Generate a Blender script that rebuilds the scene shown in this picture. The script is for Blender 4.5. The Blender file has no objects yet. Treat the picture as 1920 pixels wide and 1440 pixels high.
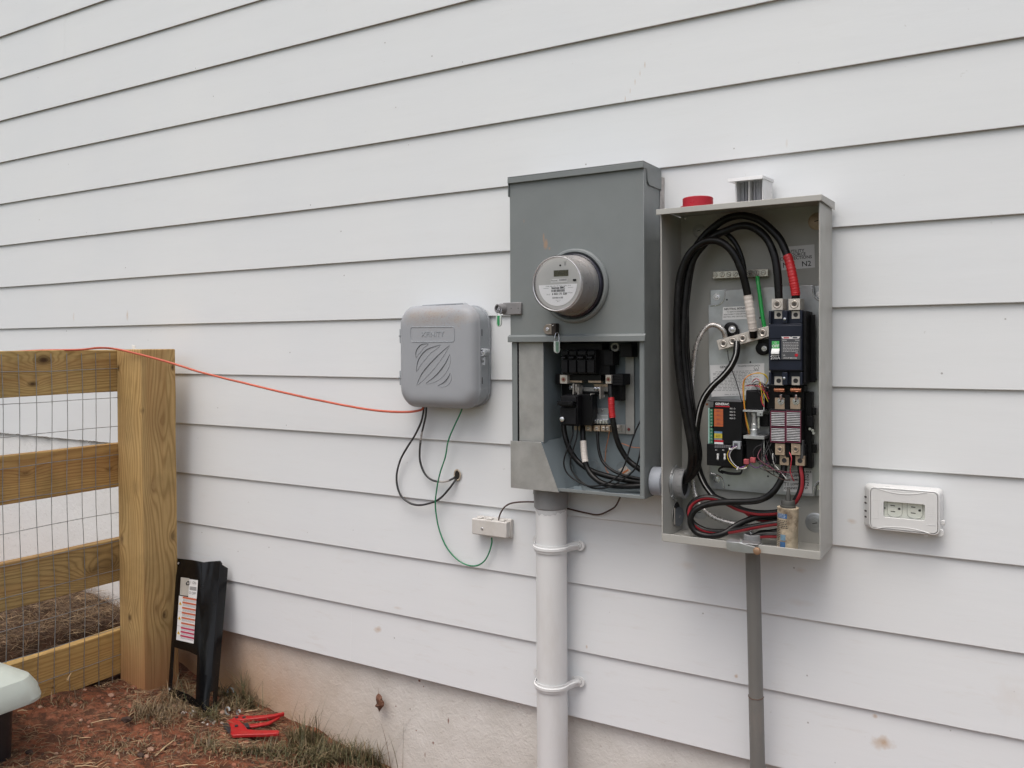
import bpy, bmesh, math, random
from mathutils import Vector, Matrix, noise as mnoise
random.seed(7)
sc = bpy.context.scene
COL = sc.collection
R = math.radians

# ------------------------------------------------------------ camera
F, YAW, PITCH, ROLL, CD, CH, SY = 1588.19, 0.539559, 0.0129687, -0.00604595, 1.995614, -0.0773264, -54.98
def cam_axes():
    f = Vector((-math.sin(YAW)*math.cos(PITCH), math.cos(YAW)*math.cos(PITCH), -math.sin(PITCH)))
    rt = Vector((math.cos(YAW), math.sin(YAW), 0)); up = rt.cross(f)
    r2 = rt*math.cos(ROLL)+up*math.sin(ROLL); u2 = -rt*math.sin(ROLL)+up*math.cos(ROLL)
    return r2, u2, f
CR, CU, CF = cam_axes()
CP = Vector((0, -CD, CH))
cam = bpy.data.cameras.new('camera'); camo = bpy.data.objects.new('camera', cam); COL.objects.link(camo)
m = Matrix((CR, CU, -CF)).transposed().to_4x4(); m.translation = CP
camo.matrix_world = m
cam.sensor_width = 36; cam.sensor_fit = 'HORIZONTAL'; cam.lens = F/1920*36
cam.shift_y = SY/1920; cam.clip_start = 0.02; cam.clip_end = 400
sc.camera = camo

# ------------------------------------------------------------ light
w = bpy.data.worlds.new('World'); sc.world = w; w.use_nodes = True
nt = w.node_tree; nt.nodes.clear()
sky = nt.nodes.new('ShaderNodeTexSky'); sky.sky_type = 'NISHITA'; sky.sun_disc = False
SUN_EL, SUN_AZ = R(66), R(182)      # azimuth measured clockwise from +Y
sky.sun_elevation = SUN_EL; sky.sun_rotation = SUN_AZ
sky.air_density = 1.0; sky.dust_density = 6.0; sky.ozone_density = 1.0
hs = nt.nodes.new('ShaderNodeHueSaturation'); hs.inputs['Saturation'].default_value = 0.62
bg = nt.nodes.new('ShaderNodeBackground'); bg.inputs['Strength'].default_value = 0.12
wo = nt.nodes.new('ShaderNodeOutputWorld')
nt.links.new(sky.outputs[0], hs.inputs['Color']); nt.links.new(hs.outputs[0], bg.inputs[0]); nt.links.new(bg.outputs[0], wo.inputs[0])
sun = bpy.data.lights.new('sun', 'SUN'); sun.energy = 0.5; sun.angle = R(45); sun.color = (1, .975, .95)
suno = bpy.data.objects.new('sun', sun); COL.objects.link(suno)
sd = Vector((math.sin(SUN_AZ)*math.cos(SUN_EL), math.cos(SUN_AZ)*math.cos(SUN_EL), math.sin(SUN_EL)))
suno.rotation_euler = sd.to_track_quat('Z', 'Y').to_euler()
sc.view_settings.view_transform = 'Standard'; sc.view_settings.look = 'None'
sc.view_settings.gamma = 1; sc.view_settings.use_curve_mapping = False
sc.view_settings.exposure = 0.5
sc.cycles.max_bounces = 8; sc.cycles.use_denoising = True

# ------------------------------------------------------------ survey helpers: sight line -> real plane
def ray(u, v): return CR*((u-960)/F)+CU*(-(v-720-SY)/F)+CF
def at(u, v, y): d = ray(u, v); return CP+d*((y+CD)/d.y)
def atx(u, v, x): d = ray(u, v); return CP+d*(x/d.x)
def atz(u, v, z): d = ray(u, v); return CP+d*((z-CH)/d.z)
def rect(u0, v0, u1, v1, y):
    um, vm = (u0+u1)/2, (v0+v1)/2
    return at(u0, vm, y).x, at(u1, vm, y).x, at(um, v1, y).z, at(um, v0, y).z

# ------------------------------------------------------------ materials
def N(nt, t, **k):
    n = nt.nodes.new(t)
    for a, b in k.items():
        if a in n.inputs.keys(): n.inputs[a].default_value = b
        else: setattr(n, a, b)
    return n
def mixc(nt, fac, a, b, mode='MIX'):
    n = nt.nodes.new('ShaderNodeMix'); n.data_type = 'RGBA'; n.blend_type = mode
    for sck, val in ((n.inputs[0], fac), (n.inputs[6], a), (n.inputs[7], b)):
        if isinstance(val, bpy.types.NodeSocket): nt.links.new(val, sck)
        elif isinstance(val, (tuple, list)): sck.default_value = (*val[:3], 1)
        else: sck.default_value = val
    return n.outputs[2]
def ramp(nt, src, stops):
    n = nt.nodes.new('ShaderNodeValToRGB'); nt.links.new(src, n.inputs[0])
    e = n.color_ramp.elements
    while len(e) > 1: e.remove(e[-1])
    for i, (p, c) in enumerate(stops):
        x = e[0] if i == 0 else e.new(p)
        x.position = p; x.color = (*c, 1) if isinstance(c, (tuple, list)) else (c, c, c, 1)
    return n.outputs[0]
def coords(nt, scale=(1, 1, 1), obj=False):
    g = nt.nodes.new('ShaderNodeTexCoord') if obj else nt.nodes.new('ShaderNodeNewGeometry')
    mp = nt.nodes.new('ShaderNodeMapping'); mp.inputs['Scale'].default_value = scale
    nt.links.new(g.outputs['Object'] if obj else g.outputs['Position'], mp.inputs[0]); return mp.outputs[0]
def noise(nt, vec, scale, detail=4, rough=.55, dist=0):
    n = N(nt, 'ShaderNodeTexNoise', Scale=scale, Detail=detail, Roughness=rough, Distortion=dist)
    nt.links.new(vec, n.inputs['Vector']); return n.outputs[0]
def math_(nt, op, a, b=None, clamp=False):
    n = nt.nodes.new('ShaderNodeMath'); n.operation = op; n.use_clamp = clamp
    for i, v in enumerate((a, b)):
        if v is None: continue
        if isinstance(v, bpy.types.NodeSocket): nt.links.new(v, n.inputs[i])
        else: n.inputs[i].default_value = v
    return n.outputs[0]
def clear_mat(name, tint, gloss=.02, fres=1.35):
    M = bpy.data.materials.new(name); M.use_nodes = True; nt = M.node_tree; nt.nodes.clear()
    t = N(nt, 'ShaderNodeBsdfTransparent'); t.inputs[0].default_value = (*tint, 1); g = N(nt, 'ShaderNodeBsdfGlossy', Roughness=gloss); f = N(nt, 'ShaderNodeFresnel', IOR=fres)
    mx = N(nt, 'ShaderNodeMixShader'); o = N(nt, 'ShaderNodeOutputMaterial'); nt.links.new(f.outputs[0], mx.inputs[0]); nt.links.new(t.outputs[0], mx.inputs[1]); nt.links.new(g.outputs[0], mx.inputs[2]); nt.links.new(mx.outputs[0], o.inputs[0])
    return M
def bump(nt, h, strength, dist, bsdf):
    b = N(nt, 'ShaderNodeBump', Strength=strength, Distance=dist); nt.links.new(h, b.inputs['Height'])
    nt.links.new(b.outputs[0], bsdf.inputs['Normal'])
def spots(nt, lst, warp=.25):
    """mask of elliptical blotches at real places: (x, z, rx, rz, weight)"""
    g = coords(nt); n = N(nt, 'ShaderNodeTexNoise', Scale=55, Detail=4); nt.links.new(g, n.inputs['Vector'])
    tot = None
    sep = nt.nodes.new('ShaderNodeSeparateXYZ'); nt.links.new(g, sep.inputs[0])
    wv = math_(nt, 'MULTIPLY', math_(nt, 'SUBTRACT', n.outputs[0], .5), warp*6)
    for x, z, rx, rz, wt in lst:
        a = math_(nt, 'DIVIDE', math_(nt, 'SUBTRACT', sep.outputs[0], x), rx)
        b = math_(nt, 'DIVIDE', math_(nt, 'SUBTRACT', sep.outputs[2], z), rz)
        d = math_(nt, 'SQRT', math_(nt, 'ADD', math_(nt, 'MULTIPLY', a, a), math_(nt, 'MULTIPLY', b, b)))
        d = math_(nt, 'ADD', d, wv)
        k = math_(nt, 'MULTIPLY', math_(nt, 'SUBTRACT', 1.0, d, True), wt*1.6, True)
        tot = k if tot is None else math_(nt, 'MAXIMUM', tot, k)
    return tot
MATS = {}
def mat(name, col, rough=.5, metal=0, var=.08, vs=25, bs=0, bd=.001, bscale=200, spec=.5, dirt=None, stretch=(1, 1, 1), ds=6):
    if name in MATS: return MATS[name]
    M = bpy.data.materials.new(name); M.use_nodes = True; nt = M.node_tree; b = nt.nodes['Principled BSDF']
    b.inputs['Metallic'].default_value = metal; b.inputs['Specular IOR Level'].default_value = spec
    v = coords(nt, stretch)
    n = noise(nt, v, vs, 5)
    lo = tuple(c*(1-var) for c in col); hi = tuple(min(1, c*(1+var)) for c in col)
    c = mixc(nt, ramp(nt, n, [(.3, 0.), (.7, 1.)]), lo, hi)
    if dirt:
        dn = noise(nt, v, ds, 8, .7)
        c = mixc(nt, math_(nt, 'MULTIPLY', ramp(nt, dn, [(.5, 0.), (.72, 1.)]), dirt[1]), c, dirt[0])
    nt.links.new(c, b.inputs['Base Color'])
    r = ramp(nt, noise(nt, v, vs*2.3, 3), [(.3, max(0, rough-.08)), (.7, min(1, rough+.08))]); nt.links.new(r, b.inputs['Roughness'])
    if bs: bump(nt, noise(nt, v, bscale, 4), bs, bd, b)
    MATS[name] = M; return M

# ------------------------------------------------------------ mesh builder
def root_of(o):
    while o.parent: o = o.parent
    return o
def catmull(P, n=6):
    P = [Vector(p) for p in P]; Q = [P[0]*2-P[1]]+P+[P[-1]*2-P[-2]]; out = []
    for i in range(1, len(Q)-2):
        a, b, c, d = Q[i-1:i+3]
        for k in range(n):
            t = k/n
            out.append(.5*((2*b)+(c-a)*t+(2*a-5*b+4*c-d)*t*t+(3*b-a-3*c+d)*t**3))
    return out+[P[-1]]
class MB:
    def __init__(s): s.v = []; s.f = []; s.fm = []; s.mats = []; s.flat = []
    def mi(s, m):
        if m not in s.mats: s.mats.append(m)
        return s.mats.index(m)
    def add(s, vs, fs, m, flat=False):
        o = len(s.v); s.v += [Vector(p) for p in vs]; k = s.mi(m)
        for f in fs: s.f.append([i+o for i in f]); s.fm.append(k); s.flat.append(flat)
    def box(s, x0, x1, y0, y1, z0, z1, m):
        s.add([(x, y, z) for x in (x0, x1) for y in (y0, y1) for z in (z0, z1)],
              [(0, 1, 3, 2), (4, 6, 7, 5), (0, 4, 5, 1), (2, 3, 7, 6), (0, 2, 6, 4), (1, 5, 7, 3)], m)
    def obox(s, c, ax, ay, az, m):
        c, ax, ay, az = map(Vector, (c, ax, ay, az))
        s.add([c+ax*i+ay*j+az*k for i in (-1, 1) for j in (-1, 1) for k in (-1, 1)],
              [(0, 1, 3, 2), (4, 6, 7, 5), (0, 4, 5, 1), (2, 3, 7, 6), (0, 2, 6, 4), (1, 5, 7, 3)], m)
    def prism(s, pts, d, m):
        pts = [Vector(p) for p in pts]; n = len(pts); d = Vector(d)
        s.add(pts+[p+d for p in pts], [tuple(range(n)), tuple(range(2*n-1, n-1, -1))]+[(i, (i+1) % n, n+(i+1) % n, n+i) for i in range(n)], m)
    def quad(s, pts, m): s.add(pts, [tuple(range(len(pts)))], m, True)
    def loft(s, rings, m, cap0=True, cap1=True, closed=True):
        n = len(rings[0]); vs = [p for r in rings for p in r]; fs = []
        for i in range(len(rings)-1):
            for j in range(n if closed else n-1):
                k = (j+1) % n; fs.append((i*n+j, i*n+k, (i+1)*n+k, (i+1)*n+j))
        if cap0: fs.append(tuple(range(n)))
        if cap1: fs.append(tuple(range(len(rings)*n-1, (len(rings)-1)*n-1, -1)))
        s.add(vs, fs, m)
    def tube(s, P, r, m, n=10, sub=6, smooth=True, taper=None, off=None):
        P = catmull(P, sub) if smooth and len(P) > 2 else [Vector(p) for p in P]
        T = [(P[min(i+1, len(P)-1)]-P[max(i-1, 0)]).normalized() for i in range(len(P))]
        nv = T[0].orthogonal().normalized(); rings = []
        for i, p in enumerate(P):
            if i:
                nv = (nv-T[i]*nv.dot(T[i]))
                nv = nv.normalized() if nv.length > 1e-6 else T[i].orthogonal().normalized()
            b = T[i].cross(nv); rr = r if taper is None else r*taper(i/(len(P)-1))
            rings.append([p+nv*math.cos(a)*rr+b*math.sin(a)*rr for a in (2*math.pi*k/n for k in range(n))])
        s.loft(rings, m); return P
    def lathe(s, prof, c, axis, m, n=32, cap=True):
        c = Vector(c); axis = Vector(axis).normalized(); a = axis.orthogonal().normalized(); b = axis.cross(a)
        s.loft([[c+axis*h+a*math.cos(t)*r+b*math.sin(t)*r for t in (2*math.pi*k/n for k in range(n))] for r, h in prof], m, cap, cap)
    def disc(s, c, r, y0, y1, m, n=20):       # short cylinder facing -Y, front at y0
        s.lathe([(r, 0), (r, y1-y0)], (c[0], y0, c[1]), (0, 1, 0), m, n)
    def text(s, body, p, size, m, rx=(1, 0, 0), up=(0, 0, 1), align='CENTER', bold=0, wide=1, ext=0):
        cu = bpy.data.curves.new('t', 'FONT'); cu.body = body; cu.size = size; cu.align_x = align; cu.align_y = 'CENTER'; cu.offset = bold; cu.resolution_u = 2; cu.extrude = ext; nrm = Vector(rx).normalized().cross(Vector(up).normalized())
        o = bpy.data.objects.new('t', cu); COL.objects.link(o); dg = bpy.context.evaluated_depsgraph_get()
        me = o.evaluated_get(dg).to_mesh(); p = Vector(p); rx = Vector(rx).normalized(); up = Vector(up).normalized()
        s.add([p+rx*v.co.x*wide+up*v.co.y+nrm*v.co.z for v in me.vertices], [tuple(q.vertices) for q in me.polygons], m, True)
        o.evaluated_get(dg).to_mesh_clear(); bpy.data.objects.remove(o); bpy.data.curves.remove(cu)
    def build(s, name, parent=None, bevel=0, seg=2, label=None, recalc=True, ang=38, smooth=True):
        me = bpy.data.meshes.new(name)
        if parent is None:
            c = sum(s.v, Vector())/len(s.v); loc = Vector((c.x, c.y, min(p.z for p in s.v)))
        else: loc = root_of(parent).location
        me.from_pydata([p-loc for p in s.v], [], s.f)
        for q in s.mats: me.materials.append(q)
        for p, k, fl in zip(me.polygons, s.fm, s.flat): p.material_index = k; p.use_smooth = smooth and not fl
        me.update()
        if recalc:
            bm = bmesh.new(); bm.from_mesh(me); fs = [f for f in bm.faces if len(f.verts) > 0]
            bmesh.ops.recalc_face_normals(bm, faces=fs); bm.to_mesh(me); bm.free()
        if smooth: me.set_sharp_from_angle(angle=R(ang))
        o = bpy.data.objects.new(name, me); COL.objects.link(o)
        if parent is None: o.location = loc
        else: o.parent = parent
        if bevel:
            b = o.modifiers.new('bevel', 'BEVEL'); b.width = bevel; b.segments = seg; b.limit_method = 'ANGLE'; b.angle_limit = R(40)
        if label: o['label'] = label
        return o
def thing(name, loc, label, cat, group=None):
    o = bpy.data.objects.new(name, None); COL.objects.link(o); o.location = Vector(loc); o.empty_display_size = .05
    return tag(o, label, cat, group)
def tag(o, label=None, cat=None, group=None, kind=None):
    for k, v in (('label', label), ('category', cat), ('group', group), ('kind', kind)):
        if v: o[k] = v
    return o
def rrect(x0, x1, z0, z1, r, y, n=6):
    out = []
    for cx, cz, a0 in ((x1-r, z1-r, 0), (x0+r, z1-r, 90), (x0+r, z0+r, 180), (x1-r, z0+r, 270)):
        for k in range(n+1):
            a = R(a0+90*k/n); out.append(Vector((cx+r*math.cos(a), y, cz+r*math.sin(a))))
    return out
def pb(mb, u0, v0, u1, v1, y0, y1, m):        # box whose front face (y0) covers a surveyed rectangle
    x0, x1, z0, z1 = rect(u0, v0, u1, v1, y0); mb.box(x0, x1, y0, y1, z0, z1, m); return x0, x1, z0, z1
def bolt(mb, p, r, m, ax=(0, -1, 0), md=None, washer=None):
    p = Vector(p); ax = Vector(ax).normalized()
    if washer: mb.lathe([(washer, 0), (washer, .001)], p, ax, m, 20)
    a = ax.orthogonal().normalized(); b = ax.cross(a)
    mb.loft([[p+ax*h+(a*math.cos(t)+b*math.sin(t))*rr for t in (math.pi/3*k for k in range(6))] for h, rr in ((.001, r), (.0035, r), (.004, r*.85))], m)
    if md: mb.lathe([(r*.4, .0041), (r*.4, .0045)], p, ax, md, 10)

BLK = mat('black_plastic', (.005, .005, .006), .42, spec=.25, var=.25, bs=.1)
BLK2 = mat('black_molded', (.008, .008, .010), .5, spec=.25, var=.3, bs=.15, bscale=400, dirt=((.06, .055, .05), .2), ds=30)
RUB = mat('cable_black', (.006, .0056, .0056), .34, spec=.28, var=.3, vs=60, bs=.1, bscale=300, dirt=((.07, .066, .062), .22), ds=40)
NAVY = mat('navy_plastic', (.009, .013, .026), .42, spec=.35, var=.12, bs=.08)
ZINC = mat('zinc_plate', (.46, .48, .49), .38, .7, var=.26, vs=14, bs=.08, bscale=90, dirt=((.42, .36, .30), .5), ds=5)
ALU = mat('aluminium_lug', (.62, .58, .53), .42, .45, var=.12, vs=60, bs=.1)
STEEL = mat('bright_steel', (.75, .75, .78), .22, .85, var=.15, vs=80)
BRASS = mat('tan_lug', (.44, .34, .25), .42, .45, var=.15, vs=60)
COPPER = mat('copper', (.62, .27, .16), .35, .85, var=.15, vs=60)
MGREY = mat('meter_box_paint', (.200, .219, .220), .42, var=.05, vs=9, bs=.05, bscale=500, dirt=((.27, .27, .25), .25), ds=4)
MGREY_IN = mat('meter_box_paint_inside', (.19, .225, .242), .5, var=.06, vs=9, bs=.05)
GALV = mat('galvanised_sheet', (.40, .40, .385), .5, .45, var=.14, vs=22, bs=.05, bscale=60, dirt=((.30, .28, .25), .5), ds=9)
TGREY = mat('switch_box_paint', (.402, .398, .37), .45, var=.05, vs=8, bs=.06, bscale=600, dirt=((.32, .29, .25), .3), ds=5)
WHT = mat('white_plastic', (.72, .73, .72), .4, var=.03, vs=15, bs=.04, dirt=((.5, .46, .4), .2), ds=12)
PVCW = mat('painted_pvc', (.71, .72, .72), .5, var=.04, vs=9, bs=.1, bscale=120, dirt=((.52, .49, .44), .35), ds=7, stretch=(1, 1, .3))
PVCG = mat('grey_pvc', (.22, .225, .23), .48, var=.08, vs=20, bs=.06, dirt=((.35, .34, .33), .3), ds=12)
PVCB = mat('weathered_grey_pvc', (.36, .39, .44), .5, var=.08, vs=30, dirt=((.22, .22, .23), .4), ds=30)
TEL = mat('utility_grey_plastic', (.33, .355, .38), .5, var=.03, vs=12, bs=.12, bscale=900, bd=.0004)
RED = mat('red_plastic', (.44, .012, .026), .35, var=.1, vs=30)
REDT = mat('red_tape', (.50, .02, .025), .33, var=.12, vs=70, bs=.2, bscale=150)
WHTT = mat('white_tape', (.72, .66, .61), .5, var=.08, vs=90, bs=.35, bscale=160, dirt=((.4, .35, .3), .5), ds=40)
GRN = mat('green_insulation', (.02, .33, .07), .35, var=.12, vs=40)
GRNW = mat('green_wire', (.02, .21, .095), .4, var=.15, vs=40)
ORG = mat('orange_jacket', (.58, .125, .07), .4, var=.12, vs=20)
LBL2 = mat('meter_label_paper', (.85, .85, .87), .5, var=.03)
LBL = mat('label_paper', (.70, .70, .70), .5, var=.04, vs=12)
INK = mat('black_ink', (.02, .02, .022), .6)
INKG = mat('grey_ink', (.22, .22, .23), .6)
WINK = mat('white_ink', (.75, .75, .75), .5)
CAULK = mat('caulk', (.42, .40, .385), .7, var=.2, vs=60, bs=.6, bd=.003, bscale=60)
BROWNW = mat('brown_wire', (.07, .04, .032), .5, var=.3, vs=60)
YEL = mat('yellow_wire', (.65, .48, .05), .4); ORW = mat('orange_wire', (.72, .26, .04), .4)
PUR = mat('purple_wire', (.16, .06, .22), .4); REW = mat('red_wire', (.45, .03, .05), .4); WHW = mat('white_wire', (.6, .6, .58), .4)
# ============================================================ SETTING
LAP = .1778
def siding_mat():
    M = bpy.data.materials.new('painted_siding'); M.use_nodes = True; nt = M.node_tree; b = nt.nodes['Principled BSDF']
    v = coords(nt); vg = coords(nt, (1, 1, 6))
    c = mixc(nt, ramp(nt, noise(nt, v, 2.2, 4), [(.3, 0.), (.7, 1.)]), (.73, .755, .775), (.755, .775, .785))
    sp = ramp(nt, noise(nt, v, 55, 3, .7), [(.72, 0.), (.78, 1.)])
    c = mixc(nt, math_(nt, 'MULTIPLY', sp, .35), c, (.38, .36, .33))
    # small dark fly specks and nail dimples
    vo = N(nt, 'ShaderNodeTexVoronoi', Scale=11.0, Randomness=1.0); nt.links.new(v, vo.inputs['Vector'])
    c = mixc(nt, math_(nt, 'MULTIPLY', ramp(nt, vo.outputs['Distance'], [(.018, 1.), (.03, 0.)]), .65), c, (.20, .18, .17))
    sep = nt.nodes.new('ShaderNodeSeparateXYZ'); nt.links.new(v, sep.inputs[0])
    # grime: tan smudges, more of them low on the wall
    lowm = N(nt, 'ShaderNodeMapRange'); nt.links.new(sep.outputs[2], lowm.inputs['Value'])
    for a, x in (('From Min', -.35), ('From Max', -1.1), ('To Min', .05), ('To Max', .25)): lowm.inputs[a].default_value = x
    g = ramp(nt, noise(nt, vg, 7, 7, .72), [(.56, 0.), (.75, 1.)])
    c = mixc(nt, math_(nt, 'MULTIPLY', g, lowm.outputs[0]), c, (.50, .42, .34))
    L = []
    for u, vv, rx, rz, wt in ((1655, 1395, .028, .018, .55), (1640, 1345, .006, .006, .5), (706, 1181, .016, .011, .5), (238, 592, .008, .022, .35), (137, 595, .006, .02, .2),
                              (1500, 1070, .02, .008, .2), (1596, 978, .012, .008, .3), (1380, 1268, .006, .006, .5), (1250, 960, .03, .02, .15),
                              (1172, 186, .002, .010, .45), (1181, 170, .002, .010, .4), (1190, 154, .002, .010, .45), (1199, 138, .002, .010, .4), (1208, 120, .002, .010, .45), (1475, 268, .003, .012, .15), (1100, 1213, .004, .006, .6), (745, 1140, .02, .006, .2), (1900, 1310, .05, .05, .08), (1285, 1060, .03, .012, .12), (1500, 1130, .04, .01, .1)):
        p = at(u, vv, 0); L.append((p.x, p.z, rx, rz, wt))
    c = mixc(nt, spots(nt, L), c, (.50, .36, .24))
    nt.links.new(c, b.inputs['Base Color']); b.inputs['Roughness'].default_value = .62; b.inputs['Specular IOR Level'].default_value = .35
    h = math_(nt, 'ADD', noise(nt, vg, 3.2, 3), math_(nt, 'MULTIPLY', noise(nt, coords(nt, (1, 1, 9)), 40, 4), .12))
    bump(nt, h, .2, .004, b)
    return M
SID = siding_mat()
EDGE = mat('brown_board_edge', (.36, .30, .275), .85, var=.25, vs=60)  # one brown for the board undersides and the backing behind each course
def stucco_mat():
    M = bpy.data.materials.new('stucco'); M.use_nodes = True; nt = M.node_tree; b = nt.nodes['Principled BSDF']
    v = coords(nt); sep = nt.nodes.new('ShaderNodeSeparateXYZ'); nt.links.new(v, sep.inputs[0])
    c = mixc(nt, ramp(nt, noise(nt, v, 9, 6), [(.35, 0.), (.7, 1.)]), (.62, .61, .575), (.72, .71, .68))
    mw = N(nt, 'ShaderNodeMapRange'); nt.links.new(sep.outputs[0], mw.inputs['Value'])
    for a, x in (('From Min', -2.85), ('From Max', -2.75), ('To Min', 1), ('To Max', 0)): mw.inputs[a].default_value = x
    c = mixc(nt, mw.outputs[0], c, (.77, .775, .77))
    c = mixc(nt, math_(nt, 'MULTIPLY', ramp(nt, noise(nt, v, 70, 3, .8), [(.62, 0.), (.74, 1.)]), .5), c, (.34, .28, .25))
    # red clay splashed up from the ground, strongest in the corner by the post
    zz = math_(nt, 'ADD', sep.outputs[2], math_(nt, 'MULTIPLY', sep.outputs[0], .12))
    zz = math_(nt, 'ADD', zz, math_(nt, 'MULTIPLY', noise(nt, coords(nt, (1, 1, .35)), 14, 6, .65), .16))
    m = N(nt, 'ShaderNodeMapRange'); nt.links.new(zz, m.inputs['Value'])
    for a, x in (('From Min', -1.46), ('From Max', -1.06), ('To Min', 1.0), ('To Max', 0.0)): m.inputs[a].default_value = x
    mx = N(nt, 'ShaderNodeMapRange'); nt.links.new(sep.outputs[0], mx.inputs['Value'])
    for a, x in (('From Min', -2.35), ('From Max', -1.55), ('To Min', 1.0), ('To Max', .12)): mx.inputs[a].default_value = x
    k = math_(nt, 'MULTIPLY', math_(nt, 'MULTIPLY', m.outputs[0], mx.outputs[0]), math_(nt, 'SUBTRACT', 1.0, math_(nt, 'MULTIPLY', mw.outputs[0], .75)))
    c = mixc(nt, math_(nt, 'MULTIPLY', k, .95, True), c, (.47, .275, .14))
    L = []
    for u, vv, rx, rz, wt in ((785, 1277, .006, .005, .9), (793, 1288, .003, .003, .8), (840, 1352, .003, .012, .8), (741, 1325, .003, .003, .9), (780, 1370, .003, .003, .8), (812, 1393, .005, .005, .7), (797, 1415, .004, .01, .4), (768, 1330, .003, .003, .6)):
        p = at(u, vv, .02); L.append((p.x, p.z, rx, rz, wt))
    c = mixc(nt, spots(nt, L, .1), c, (.20, .08, .05))
    nt.links.new(c, b.inputs['Base Color']); b.inputs['Roughness'].default_value = .85; b.inputs['Specular IOR Level'].default_value = .2
    h = math_(nt, 'ADD', noise(nt, v, 45, 6, .65, .6), math_(nt, 'MULTIPLY', noise(nt, v, 140, 4), .4))
    bump(nt, h, .5, .005, b)
    return M
STU = stucco_mat()
wall = thing('house_wall', (-2, 0, -1.3), 'white lap-sided house wall above a pale stucco foundation', 'house wall')
X_STEP = -2.78
mb = MB(); rnd = random.Random(3)
for k in range(-6, 16):
    x = X_STEP if k < -1 else -9.0
    zb = k*LAP; first = True
    ends = []
    off = rnd.uniform(.3, 3.2)
    while x+off < 3.0: ends.append(x+off); off += 3.66
    ends.append(3.0)
    for e in ends:
        dz = rnd.uniform(-.0007, .0007); dy = rnd.uniform(0, .0008)
        ptop = .0085
        a, c_ = x, e
        nseg = max(1, int((c_-a)/.25)); rings = []
        for i in range(nseg+1):
            xx = a+(c_-a)*i/nseg; wz = mnoise.noise(Vector((xx*1.3, k*7.1, 0)))*.0012+mnoise.noise(Vector((xx*9, k*3.1, 2)))*.0003
            wy = mnoise.noise(Vector((xx*.9, k*5.7, 9)))*.0014
            z0 = zb+dz+wz; y0 = dy+wy
            rings.append([Vector((xx, y0+.0006, z0)), Vector((xx, y0, z0+.0012)), Vector((xx, y0+ptop, zb+LAP+.03)), Vector((xx, y0+ptop+.008, zb+LAP+.03)), Vector((xx, y0+.0085, z0))])
        f0_ = len(mb.f); mb.loft(rings, SID); ek = mb.mi(EDGE)
        for q in range(len(rings)-1): mb.fm[f0_+q*5+4] = ek
        x = e; first = False
    mb.box(x-12 if k >= -1 else X_STEP, 3.0, .0105, .013, zb+.001, zb+LAP, EDGE)
mb.build('siding', wall, ang=25)
# foundation: stuccoed wall, with a ledge higher up beyond the fence
def wavy_wall(mb, x0, x1, z0, z1, y, m, nx, nz, amp=.004, thick=.15):
    vs = []; fs = []
    for i in range(nx+1):
        for j in range(nz+1):
            x = x0+(x1-x0)*i/nx; z = z0+(z1-z0)*j/nz
            vs.append(Vector((x, y-amp*mnoise.noise(Vector((x*3, z*3, y*9)))-.3*amp*mnoise.noise(Vector((x*17, z*17, 3))), z)))
    for i in range(nx):
        for j in range(nz):
            a = i*(nz+1)+j; fs.append((a, a+nz+1, a+nz+2, a+1))
    mb.add(vs, fs, m)
    mb.box(x0, x1, y+.012, y+thick, z0, z1, m)
mb = MB()
wavy_wall(mb, X_STEP-.02, 3.0, -2.0, -6*LAP+.03, .022, STU, 260, 40)
wavy_wall(mb, -9.0, X_STEP-.02, -2.0, -.451, .017, STU, 200, 60)
mb.build('foundation', wall, recalc=False)
mb = MB()
wavy_wall(mb, -9.0, X_STEP-.005, -.45, -LAP+.02, .008, SID, 60, 12, .005)
DKC = mat('joint_crack', (.20, .185, .17), .9, var=.4, vs=90)
for a_, b_ in ((-3.95, -3.72), (-3.66, -3.30), (-3.22, -3.02), (-2.98, -2.83)):
    P = [Vector((a_+(b_-a_)*i/24, .0065, -.451+.007*mnoise.noise(Vector((a_*9+i*.5, 1, 1))))) for i in range(25)]
    mb.tube(P, .0022, DKC, 5, 1, smooth=False, taper=lambda t: max(.15, .7+.7*math.sin(t*19)*math.sin(t*7)))
mb.build('parged_band', wall, recalc=False)

# ---------------------------------------------------------------- ground
def sstep(a, b, x): t = max(0, min(1, (x-a)/(b-a))); return t*t*(3-2*t)
def gz(x, y, fine=True):
    z = -1.262-.13*(max(x, -6)+2.5)*(1 if x > -3.5 else .3)-.105*max(y, -1.3)
    if x < -2.5: z = max(z, z*0+(-1.262-.105*max(y, -1.3)))*1.0 if x > -2.72 else -1.262-.105*max(y, -1.3)
    m = 1-sstep(-2.84, -2.70, x)
    z += m*(.165+.06*math.exp(-((x+3.25)/.28)**2-((y+.12)/.25)**2)-.09*sstep(-3.3, -3.8, x)-.03*sstep(-.35, -.8, y))
    z -= .02*math.exp(-((x+2.1)/.5)**2)*0
    if fine:
        f = 1 if abs(x) < 6 and y > -4 else .3
        z += f*(.022*mnoise.noise(Vector((x*3.1, y*3.1, 0)))+.012*mnoise.noise(Vector((x*9, y*9, 3)))+.006*mnoise.noise(Vector((x*26, y*26, 5)))+.0035*abs(mnoise.noise(Vector((x*70, y*70, 7)))))
    return z
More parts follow.
